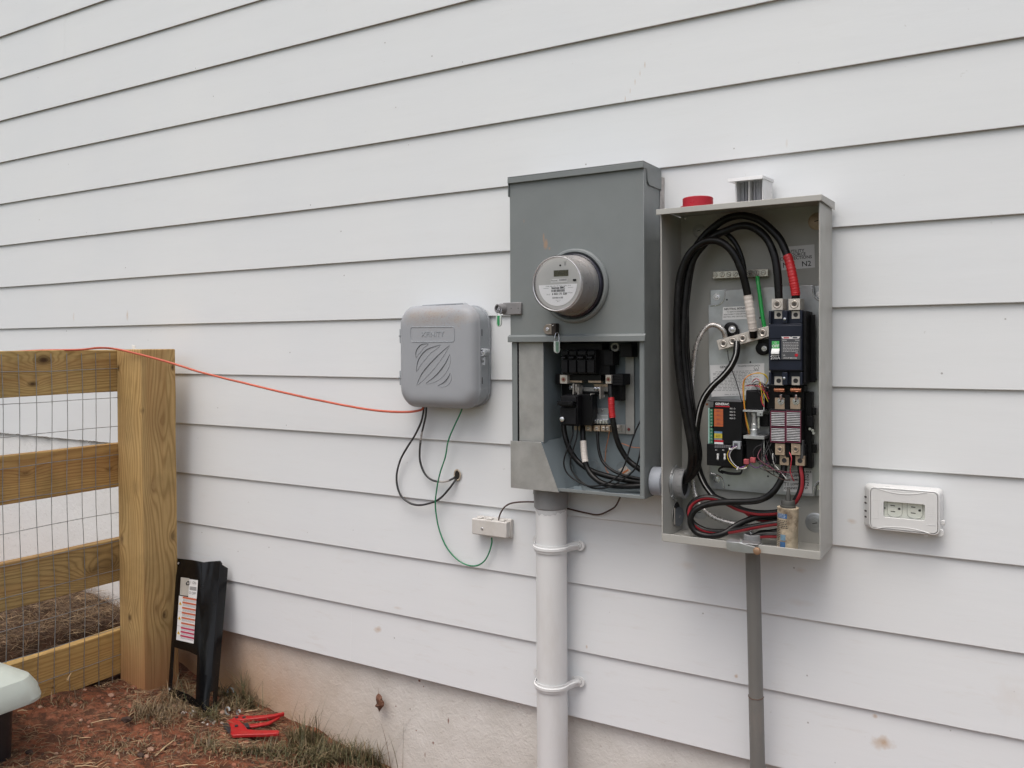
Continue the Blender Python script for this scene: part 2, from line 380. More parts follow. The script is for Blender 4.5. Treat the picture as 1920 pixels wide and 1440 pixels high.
def ground_mat():
    M = bpy.data.materials.new('red_clay'); M.use_nodes = True; nt = M.node_tree; b = nt.nodes['Principled BSDF']
    v = coords(nt)
    n1 = noise(nt, v, 5, 8, .65, .4); n2 = noise(nt, v, 34, 6, .7)
    c = mixc(nt, ramp(nt, n1, [(.36, 0.), (.64, 1.)]), (.20, .066, .034), (.30, .125, .072))
    c = mixc(nt, math_(nt, 'MULTIPLY', ramp(nt, n2, [(.43, 1.), (.59, 0.)]), .8), c, (.055, .033, .023))
    c = mixc(nt, math_(nt, 'MULTIPLY', ramp(nt, noise(nt, v, 90, 4, .7), [(.6, 0.), (.7, 1.)]), .5), c, (.36, .22, .15))
    sep = nt.nodes.new('ShaderNodeSeparateXYZ'); nt.links.new(v, sep.inputs[0])
    # litter-darkened soil beyond the fence and along the wall foot
    m = N(nt, 'ShaderNodeMapRange'); nt.links.new(math_(nt, 'ADD', sep.outputs[0], math_(nt, 'MULTIPLY', n1, .2)), m.inputs['Value'])
    for a, x in (('From Min', -2.66), ('From Max', -2.5), ('To Min', .8), ('To Max', 0)): m.inputs[a].default_value = x
    c = mixc(nt, m.outputs[0], c, (.06, .042, .028))
    # unseen yard beyond the dug-up strip, coloured dull grass to cut red bounce
    d = math_(nt, 'ADD', math_(nt, 'MULTIPLY', sep.outputs[1], -1.0), math_(nt, 'MULTIPLY', n1, .5))
    m2 = N(nt, 'ShaderNodeMapRange'); nt.links.new(d, m2.inputs['Value'])
    for a, x in (('From Min', 1.5), ('From Max', 2.0), ('To Min', 0), ('To Max', 1)): m2.inputs[a].default_value = x
    c = mixc(nt, m2.outputs[0], c, mixc(nt, n2, (.10, .13, .07), (.20, .20, .15)))
    nt.links.new(c, b.inputs['Base Color']); b.inputs['Roughness'].default_value = .95; b.inputs['Specular IOR Level'].default_value = .15
    h = math_(nt, 'ADD', n2, math_(nt, 'MULTIPLY', noise(nt, v, 130, 5, .7), .5)); bump(nt, h, 1, .008, b)
    return M
GND = ground_mat()
xs = [-60, -30, -15, -9, -7, -6]+[-5+.1*i for i in range(15)]
x = -3.6
while x < -1.0: xs.append(x); x += .0125
while x < 1.5: xs.append(x); x += .08
xs += [2, 3, 4, 6, 10, 20, 60]
ys = [-60, -30, -15, -9, -6, -4.5]+[-3.6+.15*i for i in range(16)]
y = -1.3
while y < .03: ys.append(y); y += .0125
ys += [.1, .3]
vs = [Vector((x, y, gz(x, y))) for x in xs for y in ys]; ny = len(ys)
fs = [(i*ny+j, (i+1)*ny+j, (i+1)*ny+j+1, i*ny+j+1) for i in range(len(xs)-1) for j in range(ny-1)]
mb = MB(); mb.add(vs, fs, GND); o = mb.build('ground', recalc=False, ang=80); tag(o, kind='structure')

# ---------------------------------------------------------------- wooden fence
def wood_mat(name, along, base, dark, knots, seed, grey=.25):
    M = bpy.data.materials.new(name); M.use_nodes = True; nt = M.node_tree; b = nt.nodes['Principled BSDF']
    g = nt.nodes.new('ShaderNodeNewGeometry'); sep = nt.nodes.new('ShaderNodeSeparateXYZ'); nt.links.new(g.outputs['Position'], sep.inputs[0])
    X, Y, Z = sep.outputs
    # knots bend the grain: (horizontal y or x, z, radius, weight)
    pull = None; kd = None
    H = Y if along == 'y' else math_(nt, 'SUBTRACT', X, math_(nt, 'MULTIPLY', Y, 1.0))
    for hx, z, r, wt in knots:
        a = math_(nt, 'DIVIDE', math_(nt, 'SUBTRACT', H, hx), r*(1.7 if along == 'y' else 1)); c_ = math_(nt, 'DIVIDE', math_(nt, 'SUBTRACT', Z, z), r*(1 if along == 'y' else 1.7))
        d = math_(nt, 'SQRT', math_(nt, 'ADD', math_(nt, 'MULTIPLY', a, a), math_(nt, 'MULTIPLY', c_, c_)))
        e = math_(nt, 'MULTIPLY', math_(nt, 'POWER', 2.718, math_(nt, 'MULTIPLY', d, -.55)), wt*r*3.2); pull = e if pull is None else math_(nt, 'ADD', pull, e)
        kk = math_(nt, 'MULTIPLY', math_(nt, 'SUBTRACT', 1.25, d, True), wt, True); kd = kk if kd is None else math_(nt, 'MAXIMUM', kd, kk)
    sc3 = (.06, .9, .9) if along == 'x' else ((1.0, .05, 1.0) if along == 'y' else (1.0, 1.0, .05))
    mp = N(nt, 'ShaderNodeMapping'); mp.inputs['Scale'].default_value = sc3; mp.inputs['Location'].default_value = (seed*1.7, seed*.9, seed*2.3); nt.links.new(g.outputs['Position'], mp.inputs[0])
    big = noise(nt, mp.outputs[0], 7, 3, .5); fine = noise(nt, mp.outputs[0], 240, 4, .6)
    cross = Z if along == 'y' else math_(nt, 'ADD', X, math_(nt, 'MULTIPLY', Y, .8))
    ph = math_(nt, 'ADD', math_(nt, 'ADD', math_(nt, 'MULTIPLY', cross, 520), math_(nt, 'MULTIPLY', big, 95)), math_(nt, 'MULTIPLY', pull, 900) if pull else 0.0)
    s = math_(nt, 'SINE', ph); s = math_(nt, 'ADD', math_(nt, 'MULTIPLY', s, .5), .5)
    ring = math_(nt, 'POWER', s, 2.5)
    c = mixc(nt, math_(nt, 'MULTIPLY', ring, .56), base, dark)
    c = mixc(nt, math_(nt, 'MULTIPLY', ramp(nt, fine, [(.4, 1.), (.6, 0.)]), .25), c, dark)
    gp = N(nt, 'ShaderNodeMapping'); gp.inputs['Scale'].default_value = (1, 1, 1); gp.inputs['Location'].default_value = (seed, 0, 0); nt.links.new(g.outputs['Position'], gp.inputs[0])
    pn = noise(nt, gp.outputs[0], 6, 5, .6)
    c = mixc(nt, math_(nt, 'MULTIPLY', ramp(nt, pn, [(.48, 0.), (.68, 1.)]), grey), c, (.21, .155, .06))
    c = mixc(nt, math_(nt, 'MULTIPLY', ramp(nt, noise(nt, mp.outputs[0], 14, 3), [(.5, 0.), (.66, 1.)]), .35), c, (.34, .145, .05))
    if kd: c = mixc(nt, kd, c, (.05, .022, .01))
    if along == 'z':      # clay splashed on the foot of the post
        mm = N(nt, 'ShaderNodeMapRange'); nt.links.new(math_(nt, 'ADD', Z, math_(nt, 'MULTIPLY', pn, .12)), mm.inputs['Value'])
        for a, x in (('From Min', -1.22), ('From Max', -.98), ('To Min', .85), ('To Max', 0)): mm.inputs[a].default_value = x
        c = mixc(nt, mm.outputs[0], c, (.38, .17, .085))
    nt.links.new(c, b.inputs['Base Color']); b.inputs['Roughness'].default_value = .75; b.inputs['Specular IOR Level'].default_value = .25
    bump(nt, math_(nt, 'ADD', math_(nt, 'MULTIPLY', ring, .5), math_(nt, 'MULTIPLY', fine, .8)), .45, .0016, b)
    return M
W1 = (.56, .38, .165); D1 = (.26, .15, .052)
pk = []
for u, v, r, wt, side in ((222, 690, .007, .9, 'f'), (243, 1158, .009, .8, 'f'), (285, 913, .018, .25, 's'), (292, 1140, .02, .18, 's'), (268, 770, .006, .4, 's'), (300, 790, .05, .16, 's'), (324, 1005, .012, .6, 's')):
    p = at(u, v, -.2) if side == 'f' else atx(u, v, -2.524); pk.append((p.x-p.y, p.z, r, wt))
fence = thing('wooden_fence', (-2.6, -.5, -1.25), 'treated timber fence with four rails and welded wire mesh beside the house', 'fence')
ztop = at(267, 655, -.2).z
mb = MB(); PW = wood_mat('post_wood', 'z', W1, D1, pk, 3.1, .35)
PX0, PX1, PY0, PY1 = -2.657, -2.524, -.2, -.065
rings = []
for i in range(41):
    z = -1.45+(ztop+1.45)*i/40; j = lambda s: .0014*mnoise.noise(Vector((z*6, s, 0)))
    rings.append([Vector(q) for q in ((PX0+j(1), PY0+j(2), z), (PX1+j(3), PY0+j(4), z), (PX1+j(5), PY1+j(6), z), (PX0+j(7), PY1+j(8), z))])
mb.loft(rings, PW); mb.build('post', fence, bevel=.003, smooth=False)
rails = [(-.233, -.090, [(255, 0)], [(82, 675, .017, .95), (61, 720, .010, .9)]), (-.561, -.412, 0, [(48, 888, .012, .45), (205, 880, .010, .4)]), (-.886, -.741, 0, [(205, 1060, .035, .5), (175, 1070, .02, .5)]), (-1.207, -1.056, 0, [(100, 1289, .005, .6)])]
for i, (z0, z1, _, kn) in enumerate(rails):
    kk = [(atx(u, v, -2.659).y, atx(u, v, -2.659).z, r, wt) for u, v, r, wt in kn]
    W = wood_mat('rail_wood_%d' % i, 'y', [(.56, .39, .16), (.54, .34, .125), (.47, .32, .13), (.57, .37, .135)][i], [(.28, .17, .06), (.27, .13, .045), (.18, .11, .045), (.38, .21, .07)][i], kk, i*5.3+1, .4)
    mb = MB(); rings = []
    for q in range(31):
        y = -1.75+(1.68)*q/30; j = .002*mnoise.noise(Vector((y*4, i*9, 0)))
        rings.append([Vector((-2.659, y, z0+j)), Vector((-2.659, y, z1+j)), Vector((-2.697, y, z1+j)), Vector((-2.697, y, z0+j))])
    mb.loft(rings, W); mb.build('rail', fence, bevel=.0025, smooth=False)
WIRE = mat('galvanised_wire', (.30, .31, .31), .5, .5, var=.2, vs=60)
mb = MB()
XM = -2.655
for k in range(31):
    y = -.228-.0508*k; P = []
    for i in range(27):
        z = -1.30+1.2*i/26
        P.append((XM+.002*mnoise.noise(Vector((y*9, z*7, 0))), y+.0035*mnoise.noise(Vector((k*3.3, z*4, 1)))-.003*math.sin(z*9+k*.1), z))
    mb.tube(P, .00112, WIRE, 5, 1, smooth=False)
for k in range(12):
    z = -.155-.0985*k; P = []
    for i in range(40):
        y = -.2-1.55*i/39
        P.append((XM+.002+.0015*mnoise.noise(Vector((y*5, z*9, 4))), y, z+.004*mnoise.noise(Vector((y*6, k*4.1, 0)))))
    mb.tube(P, .00112, WIRE, 5, 1, smooth=False)
mb.build('wire_mesh', fence)
mb = MB()          # paper tag standing behind the post top
p = at(250, 652, -.12)
mb.loft([[p+Vector(d) for d in ((-.004, 0, -.012), (.006, .002, -.012), (.006, .004, -.012), (-.004, .003, -.012))], [p+Vector(d) for d in ((-.009, .001, .004), (.003, .003, .004), (.003, .005, .004), (-.009, .004, .004))], [p+Vector(d) for d in ((-.012, .001, .010), (.006, .004, .007), (.006, .006, .007), (-.012, .004, .010))]], WHT)
tag(mb.build('paper_scrap'), 'tiny curled white scrap sticking up on top of the fence post', 'scrap')

# ---------------------------------------------------------------- straw, grass, clods
STRAW = [mat('straw_%d' % i, c, .75, var=.25, vs=30) for i, c in enumerate(((.30, .19, .10), (.20, .13, .07), (.42, .30, .17), (.12, .075, .045)))]
GR = [mat('grass_%d' % i, c, .6, var=.3, vs=40) for i, c in enumerate(((.10, .092, .038), (.15, .115, .055), (.06, .066, .028), (.25, .18, .10), (.12, .08, .045)))]
def stick(mb, p, d, L, w, m, bend=0):
    d = d.normalized(); s = d.cross(Vector((0, 0, 1)));
    if s.length < .01: s = Vector((1, 0, 0))
    s = s.normalized()*w; u = Vector((0, 0, w*.8)); q = p+d*L*.5+Vector((0, 0, bend)); r = p+d*L
    mb.loft([[p+s, p-s, p+u], [q+s, q-s, q+u], [r+s*.5, r-s*.5, r+u*.5]], m)
rr = random.Random(11)
mb = MB()
for i in range(9000):
    x = rr.uniform(-3.75, -2.70); y = -rr.random()**1.2*.75-.005
    if x < -3.45 and y < -.2 and rr.random() < .5: continue
    a = rr.uniform(0, math.tau); L = rr.uniform(.02, .085)
    z = gz(x, y)+rr.uniform(0, .022)
    stick(mb, Vector((x, y, z)), Vector((math.cos(a), math.sin(a)*.8, rr.uniform(-.15, .35))), L, rr.uniform(.0004, .0010), STRAW[rr.choice((0, 1, 1, 3, 3, 3, 3, 1, 3, 2))], rr.uniform(-.003, .012))
tag(mb.build('straw_mound', recalc=False, smooth=False), 'matted heap of dry brown straw on the bank beyond the fence', 'straw', kind='stuff')
mb = MB()
def dens(x, y): return mnoise.noise(Vector((x*3.3, y*3.3, 20)))
n = 0
while n < 8000:
    x = rr.uniform(-2.68, -1.1); y = rr.uniform(-1.15, -.02)
    dd = dens(x, y)+(.25 if y > -.3 else -.12)
    if dd < rr.uniform(-.45, .35): continue
    a = rr.gauss(.5, 1.0); L = rr.uniform(.008, .042)*(1.9 if rr.random() < .08 else 1)
    stick(mb, Vector((x, y, gz(x, y)+rr.uniform(0, .004))), Vector((math.cos(a), math.sin(a), rr.uniform(-.06, .12))), L, rr.uniform(.0004, .0010)*(2.2 if rr.random() < .05 else 1), STRAW[rr.choice((0, 0, 1, 3, 3, 1, 1, 2))], rr.uniform(0, .006))
    n += 1
for u, v, L, a, wd in ((290, 1380, .09, 1.9, .003), (20, 1340, .03, .5, .003), (330, 1395, .06, .6, .002), (70, 1290, .06, 2.4, .0025), (140, 1415, .07, .4, .002), (235, 1330, .05, 2.0, .0022), (170, 1345, .07, .9, .002)):
    p = atz(u, v, -1.2); p.z = gz(p.x, p.y)+.003; p = Vector((min(max(p.x, -2.6), -1.5), p.y, p.z)); stick(mb, p, Vector((math.cos(a), math.sin(a), .05)), L, wd, STRAW[2], .003)
tag(mb.build('straw_litter', recalc=False, smooth=False), 'loose dry straw and pine needles scattered over red clay', 'straw', kind='stuff')
def blade(mb, p, az, L, w, lean, m, seg=5):
    d = Vector((math.cos(az), math.sin(az), 0)); s = Vector((-d.y, d.x, 0)); pts = []; q = Vector(p); ang = lean*.25; st = L/seg
    rings = []
    for i in range(seg+1):
        ww = w*(1-(i/seg)**1.6)+.0002
        rings.append([q+s*ww, q-s*ww, q+d*ww*.4])
        q = q+(d*math.sin(ang)+Vector((0, 0, 1))*math.cos(ang))*st; ang += lean/seg*1.2
    mb.loft(rings, m, False, False)
mb = MB()
def foot(u, v):        # point where a sight line meets the soil
    z = -1.3
    for _ in range(8): p = atz(u, v, z); z = gz(p.x, p.y)
    return p
for n_, (u0, v0, su, sv, num, Lr, up) in enumerate((
        (470, 1325, 26, 8, 170, (.02, .07), 0), (430, 1305, 20, 10, 90, (.02, .07), 0), (478, 1310, 16, 8, 40, (.05, .12), 1), (560, 1385, 38, 10, 300, (.02, .06), 0), (575, 1398, 22, 6, 60, (.05, .13), 1), (610, 1410, 45, 12, 420, (.02, .07), 0), (680, 1426, 40, 8, 300, (.02, .08), 0),
        (500, 1408, 70, 12, 700, (.02, .06), 0), (330, 1330, 60, 18, 420, (.015, .05), 0), (240, 1400, 90, 22, 260, (.012, .035), 0), (430, 1325, 30, 12, 240, (.015, .05), 0), (590, 1432, 60, 10, 300, (.02, .09), 0), (335, 1310, 24, 12, 130, (.03, .10), 0), (300, 1350, 34, 14, 150, (.02, .06), 0), (405, 1345, 35, 10, 220, (.02, .08), 0),
        (120, 1320, 50, 10, 60, (.02, .07), 0), (265, 1345, 24, 12, 60, (.04, .10), 0), (700, 1436, 45, 6, 60, (.04, .10), 1), (400, 1400, 50, 16, 160, (.02, .06), 0), (655, 1425, 60, 8, 200, (.03, .08), 0))):
    for _ in range(num):
        u, v = rr.gauss(u0, su*.6), rr.gauss(v0, sv*.6)
        if 408 < u < 540 and 1335 < v < 1408: continue
        p = foot(u, v); p.y = min(p.y, -.012)
        if p.x < -2.64: continue
        p.z = gz(p.x, p.y)-.003
        dry = (Lr[1] <= .05) or n_ in (12, 13, 15, 16); L = rr.uniform(*Lr)
        blade(mb, p, rr.uniform(0, math.tau), L, rr.uniform(.0007, .0017), rr.uniform(.2, 1.0) if up else rr.uniform(.6, 2.2), GR[rr.choice((3, 4, 4, 3, 1)) if dry else rr.choice((0, 0, 1, 2, 3, 4, 1))])
for u, v, L, lean, az in ((490, 1305, .20, .25, .6), (560, 1385, .16, .5, .7), (600, 1405, .18, .6, .1), (625, 1415, .15, .7, .8), (660, 1425, .18, .5, .3), (350, 1325, .15, .9, 3.0), (300, 1335, .16, 1.0, .4), (380, 1330, .13, .8, 1.1), (455, 1330, .18, 1.1, .5), (520, 1330, .12, .9, 2.4), (540, 1400, .22, .4, .2), (575, 1400, .18, .5, .3), (595, 1400, .2, .3, .2), (585, 1400, .17, .3, .1), (640, 1430, .17, .4, .9), (690, 1432, .16, .3, .5), (712, 1440, .25, .9, .4), (715, 1440, .22, 1.0, .5), (745, 1446, .14, .5, .3), (755, 1446, .17, .6, 2.7), (785, 1450, .25, .04, .2), (772, 1452, .15, .5, 2.9), (475, 1330, .17, .6, .3), (470, 1330, .19, .9, 3.4), (322, 1290, .22, .35, 1.2)):
    p = foot(u, v); p.y = min(p.y, -.02); p.z = gz(p.x, p.y)-.003
    blade(mb, p, az, L, .0011, lean, GR[rr.choice((0, 2, 4))], 8)
tag(mb.build('grass', recalc=False), 'sparse green and drying grass along the foot of the wall', 'grass', kind='stuff')
CLOD = [mat('clay_clod', (.24, .095, .055), .95, var=.3, vs=60, bs=.8, bscale=120, bd=.003), mat('pale_clod', (.36, .22, .155), .95, var=.3, vs=60, bs=.8, bscale=120, bd=.003), mat('dark_chip', (.055, .032, .024), .9, var=.3, vs=60)]
mb = MB()
ico = bmesh.new(); bmesh.ops.create_icosphere(ico, subdivisions=2, radius=1); IV = [v.co.copy() for v in ico.verts]; IF = [tuple(v.index for v in f.verts) for f in ico.faces]; ico.free()
for i in range(1300):
    x = rr.uniform(-2.66, -1.2); y = rr.uniform(-1.2, -.02); s = abs(rr.gauss(0, .0038))+.001; k = rr.random()*99
    mb.add([Vector((x, y, gz(x, y)+s*.15))+Vector((v.x*1.25, v.y, v.z*.7))*s*(1+.45*mnoise.noise(v*1.7+Vector((k, 0, 0)))) for v in IV], IF, CLOD[rr.choice((0, 0, 0, 0, 0, 1, 2))])
tag(mb.build('clay_clods', recalc=False, smooth=False), 'small crumbs and lumps of red clay lying on the soil', 'clods', kind='stuff')
# ============================================================ METER PANEL
MX0, MX1, MY, MZ0, MZ1 = -1.128, -.762, -.113, -.449, .3515
panel = thing('meter_panel', (-.945, -.05, MZ0), 'tall grey-green meter and breaker enclosure, upper front closed, lower front open', 'meter panel')
L = []
for u, v, rx, rz, wt in ((1025, 458, .008, .016, 1), (1021, 446, .003, .016, .9), (1032, 466, .004, .005, .7), (984, 415, .003, .006, .3), (1075, 430, .004, .003, .2)):
    p = at(u, v, MY); L.append((p.x, p.z, rx, rz, wt))
MF = MGREY.copy(); MF.name = 'meter_box_front_paint'; nt = MF.node_tree; b = nt.nodes['Principled BSDF']; src = b.inputs['Base Color'].links[0].from_socket
nt.links.new(mixc(nt, spots(nt, L, .12), src, (.33, .235, .17)), b.inputs['Base Color'])
zc = at(1090, 640, MY).z      # bottom of the meter door
mb = MB(); T = .0018
mb.box(MX0, MX1, -.010, -.0085, MZ0, MZ1-.02, MGREY_IN)                       # back
mb.box(MX1-T, MX1, MY, -.0102, MZ0, MZ1-.02, MGREY)                           # right side
mb.box(MX0, MX0+T, MY, -.0102, MZ0, MZ1-.02, MGREY)                           # left side
mb.box(MX0+T, MX1-T, MY+.001, -.0102, MZ0, MZ0+T, MGREY_IN)                   # floor
mb.box(MX0+T, MX1-T, MY, MY+T, MZ0, MZ0+.008, MGREY)                          # bottom lip
mb.box(MX0+T, MX0+.016, MY, MY+T, MZ0+.008, zc, MGREY)                        # left return flange
xr = at(1204, 800, MY).x
mb.box(xr-.006, MX1-T, MY, MY+T, MZ0+.008, zc, MGREY)
mb.build('enclosure', panel, bevel=.0008)
mb = MB()                                                                      # meter door: flat sheet folded at edges, drip lip at bottom
mb.box(MX0-.001, MX1+.0015, MY-.0045, MY-.002, zc, MZ1-.012, MF)
mb.box(MX0-.001, MX0+.001, MY-.002, MY+.012, zc, MZ1-.012, MF)
mb.box(MX1+.0005, MX1+.0025, MY-.0045, MY+.013, zc, MZ1-.012, MF)
mb.prism([(MX0-.006, MY-.0045, zc+.018), (MX0-.006, MY-.011, zc+.013), (MX0-.006, MY-.011, zc-.001), (MX0-.006, MY-.009, zc-.001), (MX0-.006, MY-.0085, zc+.010), (MX0-.006, MY-.002, zc+.012)], (MX1-MX0+.012, 0, 0), MF)
mb.build('meter_door', panel, bevel=.001)
mb = MB()                                                                      # rain cap
zt = MZ1
mb.box(MX0-.003, MX1+.004, MY-.012, -.004, zt-.003, zt, MGREY)
mb.box(MX0-.003, MX1+.004, MY-.012, MY-.010, zt-.017, zt-.003, MGREY)
mb.prism([(MX1+.002, MY-.010, zt-.003), (MX1+.002, MY-.010, zt-.017), (MX1+.002, MY+.012, zt-.017), (MX1+.002, MY+.018, zt-.046), (MX1+.002, MY+.028, zt-.052), (MX1+.002, -.006, zt-.052), (MX1+.002, -.006, zt-.003)], (.002, 0, 0), MGREY)
mb.box(MX0-.003, MX0-.001, MY-.010, -.006, zt-.05, zt-.003, MGREY)
mb.build('rain_cap', panel, bevel=.001)
mb = MB()                                                                      # caulk bead down the right side
P = []
rings = []
for i in range(60):
    z = MZ0+.01+(MZ1-MZ0-.03)*i/59; a = .0035+.0022*mnoise.noise(Vector((z*30, 0, 0)))+.0012*mnoise.noise(Vector((z*90, 3, 0)))
    rings.append([Vector((MX1-.001, -.002+.001, z)), Vector((MX1+.001, -.010, z)), Vector((MX1+a*.9, -.007, z)), Vector((MX1+.004+a, .004, z))])
mb.loft(rings, CAULK); mb.build('caulk_bead', panel, label='ragged bead of sealant where the box meets the wall')
# lower left: removable wireway cover and sloped hood
x0, x1, z0, z1 = rect(973, 643, 1019, 828, MY+.004)
mb = MB(); mb.box(x0, x1, MY+.004, MY+.006, z0, zc+.01, GALV); mb.box(x1-.0015, x1, MY+.006, -.012, z0-.03, zc+.02, MGREY_IN)
mb.build('wireway_cover', panel, bevel=.0012)
hd = [at(u, v, MY-.006) for u, v in ((961, 826.6), (1014, 829), (1047.5, 923.5), (960, 914.5))]
mb = MB(); hd[0].x = hd[3].x = MX0-.002; mb.prism(hd, (0, .002, 0), GALV)
hb = [at(u, v, MY-.004) for u, v in ((1014, 829), (1047.5, 923.5))]
A, B = hb; C2, D2 = at(1080, 912, -.055), at(1048, 829, -.05)
mb.prism([A, B, Vector((B.x+.012, -.02, B.z-.002)), Vector((A.x+.012, -.02, A.z+.002))], (-.0015, 0, .0005), MGREY_IN)
mb.build('wireway_hood', panel, bevel=.0008)
def Z2(x, y, yy): return at(940+x/4.234, 620+y/4.234, yy)
def zb(mb, x0, y0, x1, y1, f, bk, m): return pb(mb, 940+x0/4.234, 620+y0/4.234, 940+x1/4.234, 620+y1/4.234, f, bk, m)
# breakers
def small_breaker(x0, x1, y0, y1, f, name='circuit_breaker'):
    mb = MB(); a = zb(mb, x0, y0, x1, y1, f+.012, -.03, BLK2)
    X0, X1, Za, Zb = a; h = Zb-Za
    mb.box(X0+.001, X1-.001, f+.004, f+.012, Za+h*.06, Za+h*.60, BLK2)
    mb.box(X0+.001, X1-.001, f+.006, f+.012, Za+h*.80, Zb-h*.03, BLK2)
    o = mb.build(name, panel, bevel=.001)
    mb = MB(); mb.prism([(X0+.004, f+.012, Za+h*.64), (X0+.004, f-.004, Za+h*.66), (X0+.004, f-.002, Za+h*.74), (X0+.004, f+.012, Za+h*.77)], (X1-X0-.008, 0, 0), BLK)
    mb.build('toggle', o, bevel=.0008)
    return o, a
for i, (a, b_) in enumerate(((484, 538), (545, 605), (612, 680), (688, 750))):
    small_breaker(a, b_, 155, 345, -.088)
mb = MB(); zb(mb, 475, 100, 800, 152, -.062, -.02, BLK2); zb(mb, 755, 150, 860, 350, -.055, -.02, BLK); zb(mb, 380, 97, 470, 140, -.03, -.012, BLK)
zb(mb, 815, 160, 885, 275, -.06, -.02, BLK2); zb(mb, 945, 100, 1035, 210, -.05, -.014, BLK); zb(mb, 820, 275, 870, 345, -.04, -.014, BLK)
zb(mb, 430, 345, 465, 425, -.06, -.014, BLK); zb(mb, 525, 350, 790, 398, -.055, -.02, BLK); zb(mb, 872, 345, 965, 433, -.062, -.014, BLK2); zb(mb, 880, 433, 956, 556, -.04, -.014, BLK)
zb(mb, 480, 425, 560, 520, -.022, -.012, BLK)
for k in range(3): zb(mb, 876, 362+k*22, 962, 366+k*22, -.0635, -.060, BLK)
mb.build('bus_support', panel, bevel=.0012)
mb = MB()
zb(mb, 540, 432, 645, 470, -.032, -.028, GALV); zb(mb, 650, 450, 785, 482, -.030, -.026, GALV); zb(mb, 735, 424, 852, 446, -.034, -.030, BRASS); zb(mb, 786, 446, 850, 482, -.032, -.028, GALV)
zb(mb, 545, 396, 640, 412, -.055, -.045, BRASS); zb(mb, 690, 396, 790, 414, -.055, -.045, BRASS)
zb(mb, 540, 486, 880, 500, -.03, -.018, BLK)
for x, y0, y1 in ((569, 420, 515), (592, 425, 490), (608, 450, 530), (782, 445, 542), (709, 500, 552)): zb(mb, x-3, y0, x+3, y1, -.060, -.036, ALU)
for x, y in ((552, 452), (745, 462), (770, 462)): mb.lathe([(.005, 0), (.005, .001), (.0035, .002)], Z2(x, y, -.0405), (0, -1, 0), STEEL, 12); mb.lathe([(.002, 0), (.002, .003)], Z2(x, y, -.0425), (0, -1, 0), INK, 8)
for x, y in ((727, 538), (812, 522)): zb(mb, x-8, y-6, x+8, y+8, -.04, -.036, STEEL)
mb.build('busbar', panel, bevel=.0004)
for xa, xb in ((465, 522), (827, 872)):
    mb = MB(); zb(mb, xa, 352, xb, 420, -.070, -.04, ALU); c = Z2((xa+xb)/2, 387, -.0702)
    mb.lathe([(.0065, 0), (.0065, .001), (.0045, .001), (.004, -.004)], c, (0, -1, 0), BRASS, 18); mb.lathe([(.0035, .0), (.0035, .0015)], c, (0, -1, 0), mat('dark_red_screw', (.16, .03, .03), .5), 6)
    mb.build('lug', panel, bevel=.0008)
o, a = small_breaker(475, 605, 515, 755, -.098, 'main_breaker'); X0, X1, Za, Zb = a
mb = MB(); h = Zb-Za
mb.box(X0, X1+.028, -.06, -.03, Za, Zb+.002, BLK); mb.box(X0-.001, X1-.004, -.106, -.098, Za+h*.68, Za+h*.82, BLK)
for k in (.2, .75): mb.box(X0+(X1-X0)*k-.004, X0+(X1-X0)*k+.004, -.1075, -.106, Za+h*.72, Za+h*.78, BLK2)
mb.lathe([(.0065, 0), (.0065, .002), (.004, .003)], (X0+.009, -.098, Za+h*.22), (0, -1, 0), STEEL, 10)
mb.build('breaker_body', o, bevel=.001)
mb = MB(); zb(mb, 700, 615, 850, 668, -.020, -.012, ZINC); zb(mb, 700, 670, 850, 740, -.032, -.012, ZINC)
for x, y in ((735, 637), (800, 635)): mb.lathe([(.004, 0), (.004, .001)], Z2(x, y, -.0205), (0, -1, 0), STEEL, 10)
for k in range(6): zb(mb, 705+k*24, 708, 722+k*24, 738, -.045, -.032, STEEL)
mb.build('bracket', panel, bevel=.0008)
mb = MB(); zb(mb, 985, 208, 1053, 822, -.016, -.0125, GALV); zb(mb, 900, 745, 984, 818, -.016, -.0125, GALV); zb(mb, 578, 765, 900, 798, -.024, -.0125, BRASS)
mb.lathe([(.004, 0), (.004, .001), (.003, .002)], Z2(1012, 783, -.016), (0, -1, 0), mat('dark_red_screw', (.16, .03, .03), .5), 12)
mb.build('neutral_bar', panel, bevel=.0006)
for i, (x, wd) in enumerate(((640, 20), (690, 24), (757, 24), (812, 22), (842, 18), (925, 12))):
    mb = MB(); zb(mb, x-wd, 752, x+wd, 798, -.040, -.0245, BRASS if i < 5 else ALU); c = Z2(x, 775, -.040)
    mb.lathe([(.0042, -.001), (.0042, .001), (.003, .0012)], c, (0, -1, 0), ALU, 14); mb.obox(c+Vector((0, -.0015, 0)), (.0035, 0, .001), (0, .0004, 0), (-.0003, 0, .0006), INK)
    mb.build('terminal_lug', panel, bevel=.0006)
mb = MB(); c = Z2(905, 130, -.05); mb.lathe([(.011, 0), (.011, .003), (.008, .003), (.008, -.004), (.006, -.004)], c, (0, -1, 0), GALV, 20); mb.lathe([(.0055, 0), (.0055, .006)], c, (0, -1, 0), BLK, 6); mb.build('bus_bolt', panel)
for (x, y, r) in ((730, 1070, .018), (745, 1080, .012), (960, 1090, .015)):       # knockout rings on the back
    mb = MB(); c = Z2(x, y, -.0105)
    for k in range(2): rr2 = r*(1-.35*k); P = [c+Vector((math.cos(t)*rr2, 0, math.sin(t)*rr2)) for t in (math.tau*q/28 for q in range(29))]; mb.tube(P, .0006, MGREY, 5, 1, smooth=False)
    mb.build('knockout', panel)
for (x, y) in ((650, 945), (825, 945)): mb = MB(); mb.lathe([(.007, 0), (.005, .002), (.002, .002)], Z2(x, y, -.0102), (0, -1, 0), MGREY_IN, 18); mb.build('dimple', panel)
